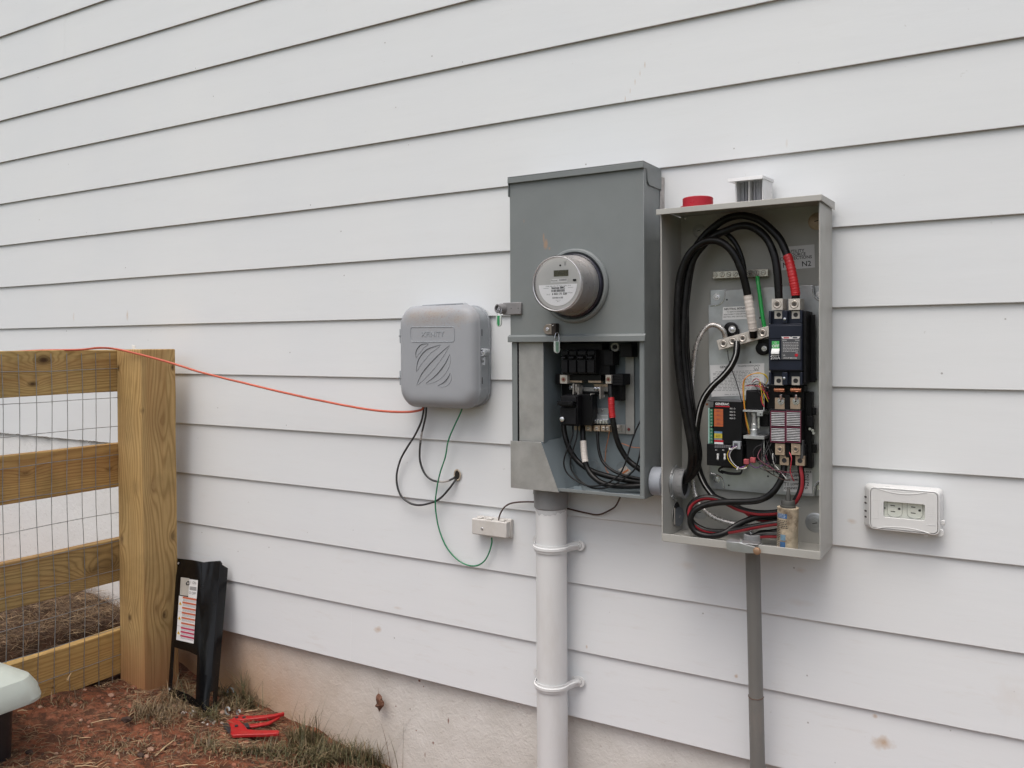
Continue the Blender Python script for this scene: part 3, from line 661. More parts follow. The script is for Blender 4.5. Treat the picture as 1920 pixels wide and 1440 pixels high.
mb = MB(); mb.lathe([(.0035, 0), (.0035, .004)], Z2(1015, 1020, -.0102), (0, -1, 0), STEEL, 8); mb.build('stud', panel)
mb = MB(); zb(mb, 575, 1235, 640, 1292, MY+.012, MY+.0135, MGREY_IN); mb.build('tab', panel)
LAB2 = mat('torn_label', (.62, .55, .48), .6, var=.2, vs=120)
mb = MB(); mb.quad([Z2(925, 1105, -.0108), Z2(985, 1070, -.0108), Z2(1030, 1115, -.0108), Z2(985, 1145, -.0108)], LAB2); mb.obox(Z2(985, 1118, -.0112), (.008, 0, .005), (0, .0003, 0), (-.001, 0, .0018), mat('label_orange', (.62, .2, .06), .6))
mb.build('sticker', panel, recalc=False)
for i in range(26):
    pass
# ---- conductors in the meter panel
def cable(name, P, r, m, label, group=None, n=12, tapes=(), cat='cable', stripe=None):
    ph = (hash(label) % 97)*1.0 if False else len(label)*3.7; P = catmull(P, 6); k_ = min(.0011, r*.22)
    P = [p+Vector((mnoise.noise(p*22+Vector((ph, 0, 0))), mnoise.noise(p*22+Vector((0, ph, 0)))*.6, mnoise.noise(p*22+Vector((0, 0, ph)))))*k_*math.sin(math.pi*i/(len(P)-1)) for i, p in enumerate(P)]
    mb = MB(); Q = mb.tube(P, r, m, n, 1, smooth=False, taper=lambda t: 1+.025*math.sin(t*37+ph)+.015*math.sin(t*91))
    o = mb.build(name, ang=60)
    tag(o, label, cat, group)
    for a, b_, tm, nm in tapes:
        mb = MB(); i0, i1 = int(a*(len(Q)-1)), int(b_*(len(Q)-1)); seg = Q[i0:i1+1]
        fine = []
        for q in range(len(seg)-1):
            for s_ in range(3): fine.append(seg[q].lerp(seg[q+1], s_/3))
        fine.append(seg[-1]); k = len(fine)
        mb.tube(fine, r+.0012, tm, n, 1, smooth=False, taper=lambda t: 1+.05*math.sin(t*k*1.9)+.02*math.sin(t*k*5.1)); mb.build(nm, o, ang=60)
    if stripe:
        mb = MB()     # a moulded colour stripe running along one flank
        T = [(Q[min(i+1, len(Q)-1)]-Q[max(i-1, 0)]).normalized() for i in range(len(Q))]
        prev = None; rings = []
        for i, p in enumerate(Q):
            base = Vector(stripe[1]) if len(stripe) < 4 else Vector(stripe[1]).lerp(Vector(stripe[3]), i/(len(Q)-1)); nv = base-T[i]*base.dot(T[i]); nv = nv.normalized() if nv.length > .05 else prev; prev = nv
            b2 = T[i].cross(nv); hw = stripe[2]
            rings.append([p+(nv*math.cos(a)+b2*math.sin(a))*(r+.0005) for a in (-hw, -hw/2, 0, hw/2, hw)]+[p+(nv*math.cos(a)+b2*math.sin(a))*(r-.001) for a in (hw, -hw)])
        mb.loft(rings, stripe[0]); mb.build('colour_stripe', o, ang=60)
    return o
def zp(L): return [Z2(*p) for p in L]
g1 = 'heavy black cables inside the meter panel'
cable('power_cable', zp([(866, 425, -.055), (868, 480, -.06), (873, 560, -.065), (876, 650, -.066), (888, 730, -.066), (908, 830, -.062), (945, 930, -.058), (1005, 1025, -.055), (1085, 1090, -.055), (1110, 1105, -.055)]), .0070, RUB,
      'thick black cable with red tape dropping on the right of the meter panel', g1, tapes=((.20, .40, REDT, 'red_tape'),))
cable('power_cable', zp([(500, 700, -.04), (497, 770, -.045), (512, 860, -.05), (550, 960, -.05), (615, 1045, -.05), (705, 1105, -.05), (830, 1150, -.055), (950, 1180, -.055), (1112, 1205, -.055)]), .0070, RUB,
      'thick black cable from under the lower breaker curving across the panel bottom', g1)
cable('power_cable', zp([(645, 745, -.035), (647, 830, -.045), (652, 920, -.052), (660, 1000, -.056), (680, 1085, -.06), (735, 1165, -.066), (820, 1218, -.07), (950, 1235, -.068), (1112, 1232, -.06)]), .0072, RUB,
      'thick black cable with a band of white tape below the neutral lugs', g1, tapes=((.20, .44, WHTT, 'white_tape'),))
cable('power_cable', zp([(765, 790, -.035), (766, 870, -.04), (775, 950, -.045), (800, 1030, -.05), (860, 1095, -.055), (960, 1145, -.058), (1112, 1180, -.058)]), .0038, RUB,
      'thinner black cable from the middle neutral lug to the side outlet', g1)
g2 = 'looping thin black wires in the meter panel'
cable('thin_wire', zp([(568, 750, -.06), (566, 830, -.07), (535, 920, -.08), (503, 1000, -.085), (498, 1070, -.088), (530, 1140, -.09), (610, 1200, -.092), (710, 1235, -.093), (830, 1215, -.09), (930, 1150, -.085), (985, 1050, -.08), (1020, 930, -.07), (1060, 810, -.06), (1116, 690, -.05)]), .0021, RUB,
      'thin black wire looping low then rising to the right side of the panel', g2, 8, cat='wire')
cable('thin_wire', zp([(606, 750, -.06), (598, 850, -.07), (565, 960, -.078), (548, 1050, -.082), (565, 1120, -.085), (630, 1195, -.088), (720, 1248, -.09), (840, 1245, -.088), (960, 1185, -.082), (1050, 1110, -.075), (1090, 1020, -.068), (1112, 900, -.06)]), .0021, RUB,
      'thin black wire in the lowest loop ending beside the side outlet', g2, 8, cat='wire')
cable('copper_wire', zp([(858, 800, -.03), (848, 860, -.03), (832, 930, -.028), (825, 1000, -.028), (822, 1060, -.03), (835, 1110, -.03), (850, 1130, -.03)]), .0014, COPPER, 'bare copper wire hanging from the neutral bar', None, 8, cat='wire')
cable('copper_wire', zp([(935, 888, -.03), (985, 905, -.03), (1040, 925, -.032), (1114, 930, -.035)]), .0012, COPPER, 'short bare copper wire reaching the right side of the panel', None, 8, cat='wire')

# ---- electric meter
CX, CZ = -.9423, .0644
meter = thing('electric_meter', (CX, MY, CZ-.09), 'round electricity meter with clear cover plugged into the grey panel door', 'meter')
Y0 = MY-.0045
def zr(z): return z
mb = MB(); mb.lathe([(.092, 0), (.0915, .006), (.088, .010), (.084, .0105), (.0815, .008), (.080, .003), (.079, .003)], (CX, Y0, CZ), (0, -1, 0), MGREY, 64, False)
mb.lathe([(.0785, .001), (.0785, .016), (.0755, .019)], (CX, Y0, CZ), (0, -1, 0), mat('meter_base_black', (.03, .03, .045), .3, var=.2), 64); mb.build('sealing_ring', meter, ang=30)
MBODY = mat('meter_inner_shell', (.36, .355, .35), .32, var=.1, vs=25, dirt=((.42, .30, .24), .35), ds=22)
mb = MB(); mb.lathe([(.0745, .018), (.0735, .028), (.068, .030), (.0655, .084), (.0648, .086)], (CX, Y0, CZ), (0, -1, 0), MBODY, 64); mb.build('body', meter, ang=30)
FACE = mat('meter_face', (.50, .50, .49), .4, var=.03)
yf = Y0-.0875
mb = MB(); mb.lathe([(.0615, .086), (.0615, .0875)], (CX, Y0, CZ), (0, -1, 0), FACE, 64)
LCD = mat('lcd_glass', (.085, .085, .055), .25, var=.1, vs=120)
def Z7(x, y): p = at(980+x/8.472, 450+y/8.472, yf); return (p.x-FO[0], p.z)
f0 = at(1045.5, 532, yf); FO = (f0.x-CX, )
px, pz = Z7(598, 527); mb.box(px-.0195, px+.0195, yf-.0008, yf-.0001, pz-.0075, pz+.0072, LCD)
mb.text('888888', (px, yf-.001, pz), .0125, mat('lcd_digit', (.035, .035, .02), .6))
px, pz = Z7(565, 645); mb.box(px-.0215, px+.0225, yf-.0008, yf-.0001, pz-.0045, pz+.0042, LBL)
mb.text('flexnet', (px-.012, yf-.001, pz+.0005), .0062, INK)
def barcode(mb, x0, x1, z0, z1, y, m, seed=1, duty=.5):
    r_ = random.Random(seed); x = x0
    while x < x1:
        w_ = r_.choice((1, 1, 2, 3))*(x1-x0)/75; mb.box(x, min(x+w_, x1), y-.0001, y, z0, z1, m); x += w_+r_.choice((1, 1, 2))*(x1-x0)/75
barcode(mb, px+.001, px+.021, pz-.001, pz+.0035, yf-.0009, INKG, 2)
px, pz = Z7(586, 404); mb.lathe([(.0022, 0), (.0022, .0012)], (px, yf, pz), (0, -1, 0), BLK, 14)
px, pz = Z7(663, 375)
for s in (-1, 1): mb.obox((px+s*.0012, yf-.0004, pz-.0005), (.0003, 0, 0), (0, .0003, 0), (0, 0, .004), INKG); mb.obox((px+s*.0022, yf-.0004, pz+.005), (.0003, 0, .0), (0, .0003, 0), (s*.001, 0, .002), INKG)
px, pz = Z7(815, 636); mb.loft([rrect(px-.0043, px+.0043, pz-.0022, pz+.0022, .002, y_) for y_ in (yf, yf-.002)], BLK)
mb.build('face_plate', meter, bevel=0)
mb = MB(); pts = []
zl = Z7(600, 705)[1]; rad = .0525
for k in range(33):
    a = math.pi+math.asin(min(1, (CZ-zl)/rad))+(math.pi-2*math.asin(min(1, (CZ-zl)/rad)))*k/32; pts.append(Vector((CX-.0015+math.cos(a)*rad*.98, yf-.0009, CZ+math.sin(a)*rad)))
mb.prism(pts, (0, .0007, 0), LBL2)
mb.text('CL200  240V  60Hz  3W  TA 30  1 Wh/p  60 Hz', (CX, yf-.0012, zl-.0035), .0034, INK)
mb.text('Sawnee EMC', (CX, yf-.0012, zl-.0080), .0068, INK, bold=.00028)
barcode(mb, CX-.0185, CX+.0175, zl-.0175, zl-.0118, yf-.001, INK, 5)
mb.text('6 032 171 328', (CX+.003, yf-.0012, zl-.0225), .0068, INK, bold=.00022)
mb.text('w/Trace', (CX+.031, yf-.0012, zl-.0205), .0042, INK); mb.text('FM 2S', (CX-.0265, yf-.0012, zl-.0235), .0040, INKG)
barcode(mb, CX-.0155, CX+.0135, zl-.0335, zl-.0295, yf-.001, INKG, 9)
mb.text('Made in USA', (CX, yf-.0012, zl-.0375), .0024, INKG); mb.text('08/16', (CX, yf-.0012, zl-.0405), .0026, INK)
for s in (-1, 1): mb.box(CX+s*.033-.007, CX+s*.033+.007, yf-.0011, yf-.001, zl-.0085, zl-.0078, INKG)
mb.build('face_label', meter, recalc=False)
GL = clear_mat('clear_cover', (.99, .99, .99), .03, 1.14)
mb = MB(); mb.lathe([(.0765, .018), (.0765, .022), (.0725, .031), (.0685, .088), (.0675, .0945), (.0655, .0965), (.0635, .0955), (.062, .0935), (.03, .0933), (.0004, .0933)], (CX, Y0, CZ), (0, -1, 0), GL, 72, False)
mb.build('clear_cover', meter, ang=25)
RIM = mat('cover_rim', (.62, .62, .63), .15, .3)
mb = MB(); mb.lathe([(.0640, .0945), (.0655, .0965), (.0640, .0985), (.0625, .0965), (.0640, .0945)], (CX, Y0, CZ), (0, -1, 0), RIM, 72, False); mb.build('rim', meter, ang=60)

# ---- locks and seals
TAN = mat('lock_steel', (.34, .29, .25), .4, .8, var=.2, vs=50)
hasp = thing('lock_hasp', at(1035, 620, MY-.02), 'small tarnished steel hasp bolted on the meter door above its lower lip', 'hasp')
x0, x1, z0, z1 = rect(1019, 608, 1038, 627, MY-.012)
mb = MB(); zz = (z0+z1)/2; h = (z1-z0)/2
pts = [Vector((x1, MY-.013, z1)), Vector((x0+h, MY-.013, z1))]+[Vector((x0+h+h*math.cos(a), MY-.013, zz+h*math.sin(a))) for a in (R(90+18*k) for k in range(1, 11))]+[Vector((x1, MY-.013, z0))]
mb.prism(pts, (0, .0095, 0), TAN); mb.build('plate', hasp, bevel=.0008)
mb = MB(); mb.lathe([(.0045, 0), (.0045, .0025), (.003, .003), (.0022, .001)], (x0+h, MY-.013, zz), (0, -1, 0), STEEL, 18); mb.build('rivet', hasp)
mb = MB(); mb.box(x1-.001, x1+.011, MY-.022, MY-.0035, z0-.002, z1+.002, mat('dark_tab', (.05, .04, .035), .5, .5, var=.3, vs=80)); mb.lathe([(.002, 0), (.002, .003)], (x1+.005, MY-.0222, z1-.004), (0, -1, 0), STEEL, 8); mb.build('tab', hasp, bevel=.0006)
CLR = mat('clear_seal_plastic', (.62, .68, .64), .25, var=.08); GCORE = mat('green_seal_core', (.03, .28, .10), .35); GCORE2 = mat('pale_green_core', (.20, .34, .25), .35)
def seal(p, label, core, grp, turn):
    t = thing('seal_tag', p, label, 'seal', grp); p = Vector(p); rx = Vector((math.cos(turn), math.sin(turn), 0)); ry = Vector((-rx.y, rx.x, 0))
    def loc(x, y, z): return p+rx*x+ry*y+Vector((0, 0, z))
    pr = [(-.0075, 0), (.0075, 0), (.0075, -.022)]+[(.0075*math.cos(R(-18*k)), -.022+.0075*math.sin(R(-18*k))) for k in range(1, 10)]+[(-.0075, -.022)]
    mb = MB(); mb.prism([loc(x, -.0025, z) for x, z in pr], ry*.005, CLR if grp is None else CLR); 
    mb.build('shell', t, bevel=.0008)
    mb = MB(); mb.loft([[loc(x*.48+.0003*math.sin(z*900), yy, z*.9-.001) for x, z in pr] for yy in (-.0032, -.0024)], core); mb.build('core', t)
    mb = MB(); mb.tube([loc(-.005, 0, -.001), loc(-.0055, 0, .010), loc(-.002, .001, .020), loc(.003, .003, .022), loc(.006, .002, .016), loc(.006, .0, .006), loc(.004, 0, -.001)], .0007, STEEL, 6); mb.build('loop_wire', t)
gs = 'clear seal tags hanging from locks'
seal(at(1044, 640, MY-.022), 'clear seal tag with pale green core hanging in front of the open compartment', GCORE2, gs, .9)
lock = thing('barrel_lock', at(950, 578, MY-.01), 'grey plastic lock arm sticking out left of the meter panel', 'lock')
LG = mat('lock_grey_plastic', (.22, .215, .22), .5, var=.08)
x0, x1, z0, z1 = rect(950, 567, 977, 590, MY-.012)
mb = MB(); mb.box(x0-.012, x1, MY-.0125, MY-.0047, z0, z1, LG); mb.build('arm', lock, bevel=.002)
c = at(941, 579, MY-.012); mb = MB(); mb.lathe([(.0135, 0), (.0135, .012), (.0115, .016), (.0115, .024), (.009, .024), (.0085, .014), (.0005, .014)], c+Vector((.004, .006, 0)), (-.35, -1, 0), LG, 24, False); mb.build('barrel', lock, ang=30)
mb = MB(); mb.lathe([(.006, .012), (.006, .018), (.004, .019), (.0035, .016)], c+Vector((.004, .006, 0)), (-.35, -1, 0), STEEL, 18); mb.build('key_cylinder', lock)
for k, xx in enumerate((958.5, 971.5)):
    p = at(xx, 578, MY-.0126); mb = MB(); mb.lathe([(.0012, 0), (.0012, .0003)], p, (0, -1, 0), INK, 8); mb.build('pin_hole', lock)
seal(at(935.5, 591, MY-.03), 'clear seal tag with dark green core hanging beside the utility box', GCORE, gs, 0)

# ============================================================ NIPPLE BETWEEN THE BOXES
nip = thing('conduit_nipple', (-.735, -.06, -.44), 'short weathered grey conduit coupling joining the two electrical boxes', 'conduit')
nc = at(1221, 902, -.06); NR = .0345
mb = MB(); mb.lathe([(NR-.003, 0), (NR, .001), (NR, .028), (NR-.0025, .030)], (-.7615+.001, -.062, -.4115), (1, 0, 0), PVCB, 40); mb.build('coupling', nip, ang=30)
mb = MB(); mb.lathe([(NR-.004, 0), (NR-.004, .024)], (-.7305, -.062, -.4115), (1, 0, 0), PVCG, 40); mb.build('collar', nip)
mb = MB(); mb.lathe([(NR+.001, 0), (NR+.001, .012), (NR-.002, .012), (NR-.002, .002)], (-.7665, -.062, -.4115), (-1, 0, 0), TEL, 40, False)
for k in range(14):
    a = math.tau*k/14; mb.obox((-.7725, -.062+math.sin(a)*(NR+.001), -.4115+math.cos(a)*(NR+.001)), (.005, 0, 0), (0, math.sin(a)*.0012, math.cos(a)*.0012), (0, math.cos(a)*.0006, -math.sin(a)*.0006), TEL)
mb.build('bushing', nip, ang=30)
# ============================================================ TRANSFER SWITCH BOX
TX0, TX1, TY, TZ0, TZ1 = -.7085, -.3575, -.144, -.5345, .2315
tsw = thing('switch_box', (-.533, -.07, TZ0), 'open beige-grey generator switch box full of cables and gear', 'electrical box')
TB = TGREY
mb = MB(); T = .002
mb.box(TX0, TX1, -.0105, -.0085, TZ0, TZ1-.003, TB)
mb.box(TX0, TX0+T, TY, -.0107, TZ0, TZ1-.0055, TB)
mb.box(TX1-T, TX1, TY, -.0107, TZ0, TZ1-.0055, TB)
mb.box(TX0+T, TX1-T, TY+.001, -.0107, TZ0, TZ0+T, TB)
mb.box(TX0+.0005, TX0+.003, TY-.0004, TY, TZ0, TZ1-.018, TB)
mb.build('enclosure', tsw, bevel=.001)
mb = MB(); mb.box(TX0+.003, TX1+.0005, TY-.002, TY, TZ0-.001, TZ0+.017, TB); mb.build('lower_lip', tsw, bevel=.001)
mb = MB(); a0 = TZ1
mb.prism([(TX0-.006, -.156, a0-.003), (TX0-.006, -.157, a0-.016), (TX0-.006, -.154, a0-.016), (TX0-.006, -.1535, a0-.006), (TX0-.006, -.009, a0-.003), (TX0-.006, -.009, a0+.002)], (TX1-TX0+.012, 0, 0), TB)
mb.prism([(TX1+.004, -.1535, a0-.004), (TX1+.004, -.1535, a0-.016), (TX1+.004, -.009, a0-.016), (TX1+.004, -.009, a0-.001)], (.0019, 0, 0), TB)
mb.build('top_flange', tsw, bevel=.0012)
def U(u, v, y): return at(u, v, y)
# wall mounting screws
for (u, v, r, m) in ((1311.5, 433, .011, GALV), (1532, 415, .013, BRASS), (1529, 980, .015, ZINC), (1313, 960, .012, ZINC)):
    p = U(u, v, -.0107); mb = MB(); mb.lathe([(r*1.5, 0), (r*1.2, .002), (r, .002), (r, .004), (r*.9, .0045), (r*.5, .0045), (r*.5, .007), (r*.3, .007)], p, (0, -1, 0), m, 24); mb.obox(p+Vector((0, -.0072, 0)), (r*.35, 0, r*.1), (0, .0003, 0), (-.0003, 0, .0008), INK); mb.build('wall_screw', tsw, ang=30)
# zinc subplate with notched corners
YP = -.030
o = [(1328, 572), (1345, 570), (1352, 566), (1357, 558), (1358, 544.5), (1440, 539), (1525, 534.5), (1527, 552), (1533, 560), (1545, 563), (1545, 900), (1536, 903), (1530, 912), (1527, 931), (1440, 926), (1360, 918), (1353, 914), (1352, 900), (1345, 893), (1331, 891)]
mb = MB(); pts = [U(u, v, YP) for u, v in o]
for p in pts: p.x = min(p.x, TX1-.004)
mb.prism(pts, (0, .0016, 0), ZINC)
for a_, b_ in (((1332.5, 543.5), (1362, 576)), ((1522, 536), (1548, 566)), ((1331, 886), (1358, 917)), ((1524, 898), (1548, 930))):
    x0, x1, z0, z1 = rect(*a_, *b_, YP+.012); mb.box(x0, min(x1, TX1-.004), YP+.010, YP+.0115, z0, z1, ZINC)
mb.build('mounting_plate', tsw, bevel=.002, seg=3)
for u, v in ((1344, 556.5), (1537, 553), (1344, 899), (1536, 912)): mb = MB(); bolt(mb, U(u, v, YP+.010), .0048, STEEL, washer=.008); mb.build('plate_bolt', tsw)
for u, v in ((1363, 562), (1425, 596), (1407, 679), (1440, 884), (1440, 893), (1366.5, 910)): mb = MB(); mb.lathe([(.0022, 0), (.0022, .0002)], U(u, v, YP-.0001), (0, -1, 0), INK, 12); mb.build('plate_hole', tsw)
# paper labels
def lab(quad, y, name, lines, th=.0004, m=LBL, bw=0):
    mb = MB(); q = [U(u, v, y) for u, v in quad]; mb.prism(q, (0, th, 0), m)
    if bw:
        for i in range(4): pass
    ex = (q[1]-q[0]).normalized(); ez = (q[0]-q[3]).normalized()
    for s, fx, fz, size, mm, al in lines:
        p = q[0]+(q[1]-q[0])*fx+(q[3]-q[0])*fz+Vector((0, -.0003, 0)); 
        if s is None:
            x = fx; rr_ = random.Random(int(fz*1e4)); W_ = (q[1]-q[0]).length
            while x < al:
                w_ = min(rr_.uniform(.02, .09), al-x); pc = q[0]+(q[1]-q[0])*(x+w_/2)+(q[3]-q[0])*fz+Vector((0, -.0002, 0)); mb.obox(pc, ex*(w_*W_/2), (0, .0001, 0), ez*size/2, mm); x += w_+.018
        else: mb.text(s, p, size, mm, ex, ez, al, .00012 if size > .006 else 0)
    mb.build(name, tsw, recalc=False); return q
CB2 = mat('recess_shade', (.07, .07, .07), .6)
for P in (((1332, 574), (1347, 572), (1355, 566), (1359, 557), (1360, 545)), ((1523, 536), (1524, 550), (1529, 560), (1538, 565), (1547, 566)), ((1333, 888), (1346, 891), (1354, 897), (1357, 906), (1358, 915)), ((1525, 927), (1527, 913), (1533, 904), (1541, 900), (1547, 899))):
    mb = MB(); mb.tube([U(u, v, YP-.0006) for u, v in P if U(u, v, YP).x < TX1-.004], .0013, STEEL, 6, 4); mb.build('rim_highlight', tsw)  # bright tubes added as edge highlights around the plate's corner notches
lab([(1463, 463.5), (1527, 458), (1528, 501.5), (1465.5, 507)], -.0112, 'label_plate', [('UTILITY', .47, .23, .0098, INK, 'CENTER'), ('SOURCE', .49, .375, .0098, INK, 'CENTER'), ('CONNECTIONS', .44, .52, .0098, INK, 'CENTER'), ('N1', .18, .80, .0165, INK, 'CENTER'), ('N2', .74, .80, .0165, INK, 'CENTER')])
lab([(1355.5, 576), (1404, 573.5), (1403.5, 598), (1354.5, 600)], YP-.0006, 'label_plate', [('NEUTRAL BONDING', .56, .17, .0066, INK, 'CENTER'), ('TO REMOVE BONDING', .52, .40, .0042, INK, 'CENTER'), ('DISCONNECT WIRE BETWEEN', .52, .59, .0042, INK, 'CENTER'), ('NEUTRAL AND GROUND BARS', .52, .78, .0042, INK, 'CENTER')])
ls = [('GENERAC', .32, .08, .0076, INK, 'CENTER'), ('TRANSFER SYSTEM DATA', .72, .065, .0046, INK, 'CENTER'), ('UL', .85, .165, .0055, INK, 'CENTER')]
for k in range(14): ls.append((None, .05 if k % 3 else .1, .22+k*.045, .0011, INKG, .78 if k % 2 else .9))
ls.append((None, .25, .93, .0009, INKG, .6))
q = lab([(1331, 684.5), (1433, 681), (1433, 740), (1334, 744)], YP-.0006, 'label_plate', ls)
mb = MB(); c = U(1418, 690, YP-.001); mb.tube([c+Vector((math.cos(t)*.0052, 0, math.sin(t)*.0052)) for t in (math.tau*k/20 for k in range(21))], .0004, INK, 4, 1, smooth=False); mb.build('approval_mark', tsw)
lab([(1470, 882), (1523, 881), (1522.5, 925.5), (1469, 921)], YP-.0006, 'label_plate', [('GENERATOR SOURCE', .48, .10, .0062, INK, 'CENTER'), ('E1', .10, .28, .0115, INK, 'CENTER'), ('UPPER', .47, .27, .0075, INK, 'CENTER'), ('E2', .80, .28, .0115, INK, 'CENTER'), ('CUSTOMER LOAD', .47, .46, .0066, INK, 'CENTER'), ('T1', .10, .67, .0115, INK, 'CENTER'), ('LOWER', .46, .67, .0075, INK, 'CENTER'), ('T2', .80, .67, .0115, INK, 'CENTER'), ('CONNECTIONS', .44, .86, .0072, INK, 'CENTER')])
# ground bar
def bar_of_lugs(name, a, b_, hw, y, dep, ts, sr, m, lugbig=False):
    mb = MB(); p, q = U(*a, y), U(*b_, y); ex = (q-p)/2; ez = Vector((-ex.z, 0, ex.x)).normalized()*hw; mb.obox((p+q)/2+Vector((0, dep/2, 0)), ex, (0, dep/2, 0), ez, m)
    o = mb.build(name, tsw, bevel=.0009)
    for i, t in enumerate(ts):
        mb = MB(); c = p.lerp(q, t)
        mb.lathe([(sr*1.14, .0001), (sr*1.14, .0002)], c, (0, -1, 0), TAN, 24)
        if lugbig: mb.lathe([(sr, -.001), (sr, .0012), (sr*.82, .0018), (sr*.72, .0014), (sr*.55, .0006), (sr*.45, -.004)], c, (0, -1, 0), m, 24, False); mb.lathe([(sr*.46, 0), (sr*.46, .0003)], c, (0, -1, 0), mat('hex_socket', (.06, .055, .05), .6), 6)
        else: mb.lathe([(sr, -.001), (sr, .001), (sr*.85, .0016), (sr*.1, .0016)], c, (0, -1, 0), m, 18); mb.obox(c+Vector((0, -.0017, 0)), (sr*.75*math.cos(i*1.3), 0, sr*.75*math.sin(i*1.3)), (0, .0002, 0), (-math.sin(i*1.3)*.0006, 0, math.cos(i*1.3)*.0006), INK)
        mb.build('set_screw', o, ang=30)
    return o
bar_of_lugs('ground_bar', (1336, 516), (1440, 511), .0085, -.028, .014, (.05, .18, .30, .42, .55, .67, .80, .92), .0052, mat('plated_bar', (.55, .53, .46), .3, .85, var=.12, vs=60))
for u, v, r, bx4, wr in ((1372, 617, .016, (1360, 617, 1384, 632), .0085), (1432, 653, .016, (1421, 636, 1446, 652), .006)):
    mb = MB(); mb.lathe([(r, 0), (r, .012), (r*.9, .013)], U(u, v, -.030), (0, -1, 0), BLK, 24)
    x0, x1, z0, z1 = rect(*bx4, -.042); mb.box(x0, x1, -.042, -.031, z0, z1, BLK); so = mb.build('standoff', tsw, bevel=.001)
    mb = MB(); bolt(mb, U(u+1, v+.5, -.043), wr*.62, STEEL, washer=wr); mb.build('bolt', so)
bar_of_lugs('neutral_bar', (1345.5, 647.5), (1443, 620.5), .0118, -.062, .020, (.115, .295, .49, .675, .87), .0082, ALU, True)
# ---- main breaker
xa, xb, za, zb_ = rect(1440.5, 582, 1503.5, 722, -.112)
bk = MB(); YB = -.112; H = zb_-za; W = xb-xa
bk.box(xa, xb, -.095, -.032, za, zb_, NAVY); bk.box(xa, xb, YB+.004, -.095, za+H*.19, zb_-H*.18, NAVY)
bk.box(xa+W*.07, xb, YB, YB+.004, za+H*.345, zb_-H*.385, NAVY); bk.box(xa+.001, xb-.001, YB+.0025, YB+.0045, zb_-H*.375, zb_-H*.20, NAVY); bk.box(xa+.001, xb-.001, YB+.0025, YB+.0045, za+H*.20, za+H*.335, NAVY)
for k in (0, .40, .93): bk.box(xa+W*k, xa+W*(k+.07 if k != .4 else .56), -.108, -.094, zb_-H*.17, zb_, NAVY); bk.box(xa+W*k, xa+W*(k+.07 if k != .4 else .56), -.108, -.094, za, za+H*.17, NAVY)
breaker = bk.build('breaker', tsw, bevel=.0012, label='navy two-pole main breaker switched off')
mb = MB(); x1 = xb+.004
mb.box(xb+.0002, xb+.006, -.10, -.032, za+.004, zb_-.002, BLK2); pb(mb, 1515, 590, 1529, 717, -.052, -.050, BLK2); mb.box(x1, U(1529, 650, -.05).x, -.0515, -.031, za+.008, za+.012, BLK2)
mb.build('side_bracket', tsw, bevel=.001)
def lugt(u0, v0, u1, v1, y0, y1, m, hole=.0078, par=tsw, name='lug', ring=True):
    mb = MB(); x0, x1, z0, z1 = pb(mb, u0, v0, u1, v1, y0, y1, m); c = Vector(((x0+x1)/2, y0, (z0+z1)/2))
    if ring: mb.lathe([(hole, -.0002), (hole, .0008), (hole*.88, .0015), (hole*.7, .0012), (hole*.62, .0002), (hole*.5, .0001)], c, (0, -1, 0), m, 24, False); mb.lathe([(hole*1.1, .0001), (hole*1.1, .0002)], c, (0, -1, 0), TAN, 24); mb.lathe([(hole*.5, .0), (hole*.5, .0005)], c, (0, -1, 0), mat('hex_socket', (.06, .055, .05), .6), 6)
    else: mb.lathe([(hole, 0), (hole, .0006), (hole*.8, .0006)], c, (0, -1, 0), m, 24, False); mb.lathe([(hole*.82, 0), (hole*.82, .0003)], c, (0, -1, 0), INK, 20)
    return mb.build(name, par, bevel=.0008)
for u0, u1 in ((1447, 1467.5), (1478.5, 1500)):
    lugt(u0, 560, u1, 581, -.104, -.06, ALU, .0085)
for u0, u1 in ((1452, 1468.5), (1484.5, 1499.5)):
    lugt(u0, 583, u1, 597.5, -.0955, -.09, ALU, .0062, breaker, 'terminal', False); lugt(u0, 706, u1, 722, -.0955, -.09, ALU, .0065, breaker, 'terminal', False)
GRP = mat('off_green', (.07, .42, .12), .4)
mb = MB(); pb(mb, 1444, 636.5, 1463, 674.5, YB-.0012, YB+.001, NAVY); x0, x1, z0, z1 = pb(mb, 1447.3, 639.5, 1461, 655, YB-.002, YB-.001, GRP)
mb.text('OFF', ((x0+x1)/2, YB-.0023, z0+(z1-z0)*.38), .0088, WINK, bold=.0001); mb.text('O', ((x0+x1)/2, YB-.0023, z0+(z1-z0)*.78), .006, WINK)
p = U(1453.5, 671, YB-.0014); mb.text('200A', p, .0095, WINK, bold=.00012); pb(mb, 1446, 665.2, 1461, 667, YB-.0016, YB-.0012, WINK)
mb.build('off_flag', breaker)
mb = MB(); x0, x1, z0, z1 = rect(1446, 653.5, 1461, 663, YB-.006)
mb.prism([(x0, YB-.001, z1+.001), (x0, YB-.008, z0+.004), (x0, YB-.0085, z0-.001), (x0, YB-.001, z0)], (x1-x0, 0, 0), WHT); mb.build('handle', breaker, bevel=.0006)
mb = MB(); DKL = mat('grey_label', (.075, .078, .085), .5); x0, x1, z0, z1 = pb(mb, 1465, 631, 1500.5, 674, YB-.0008, YB, DKL); w_, h_ = x1-x0, z1-z0; yy = YB-.0010
mb.prism([(x0, yy, z1), (x0+w_*.48, yy, z1), (x0+w_*.52, yy, z1-h_*.05), (x0+w_*.56, yy, z1), (x1, yy, z1), (x1-w_*.09, yy, z1-h_*.10), (x0+w_*.09, yy, z1-h_*.10)], (0, .0002, 0), WINK)
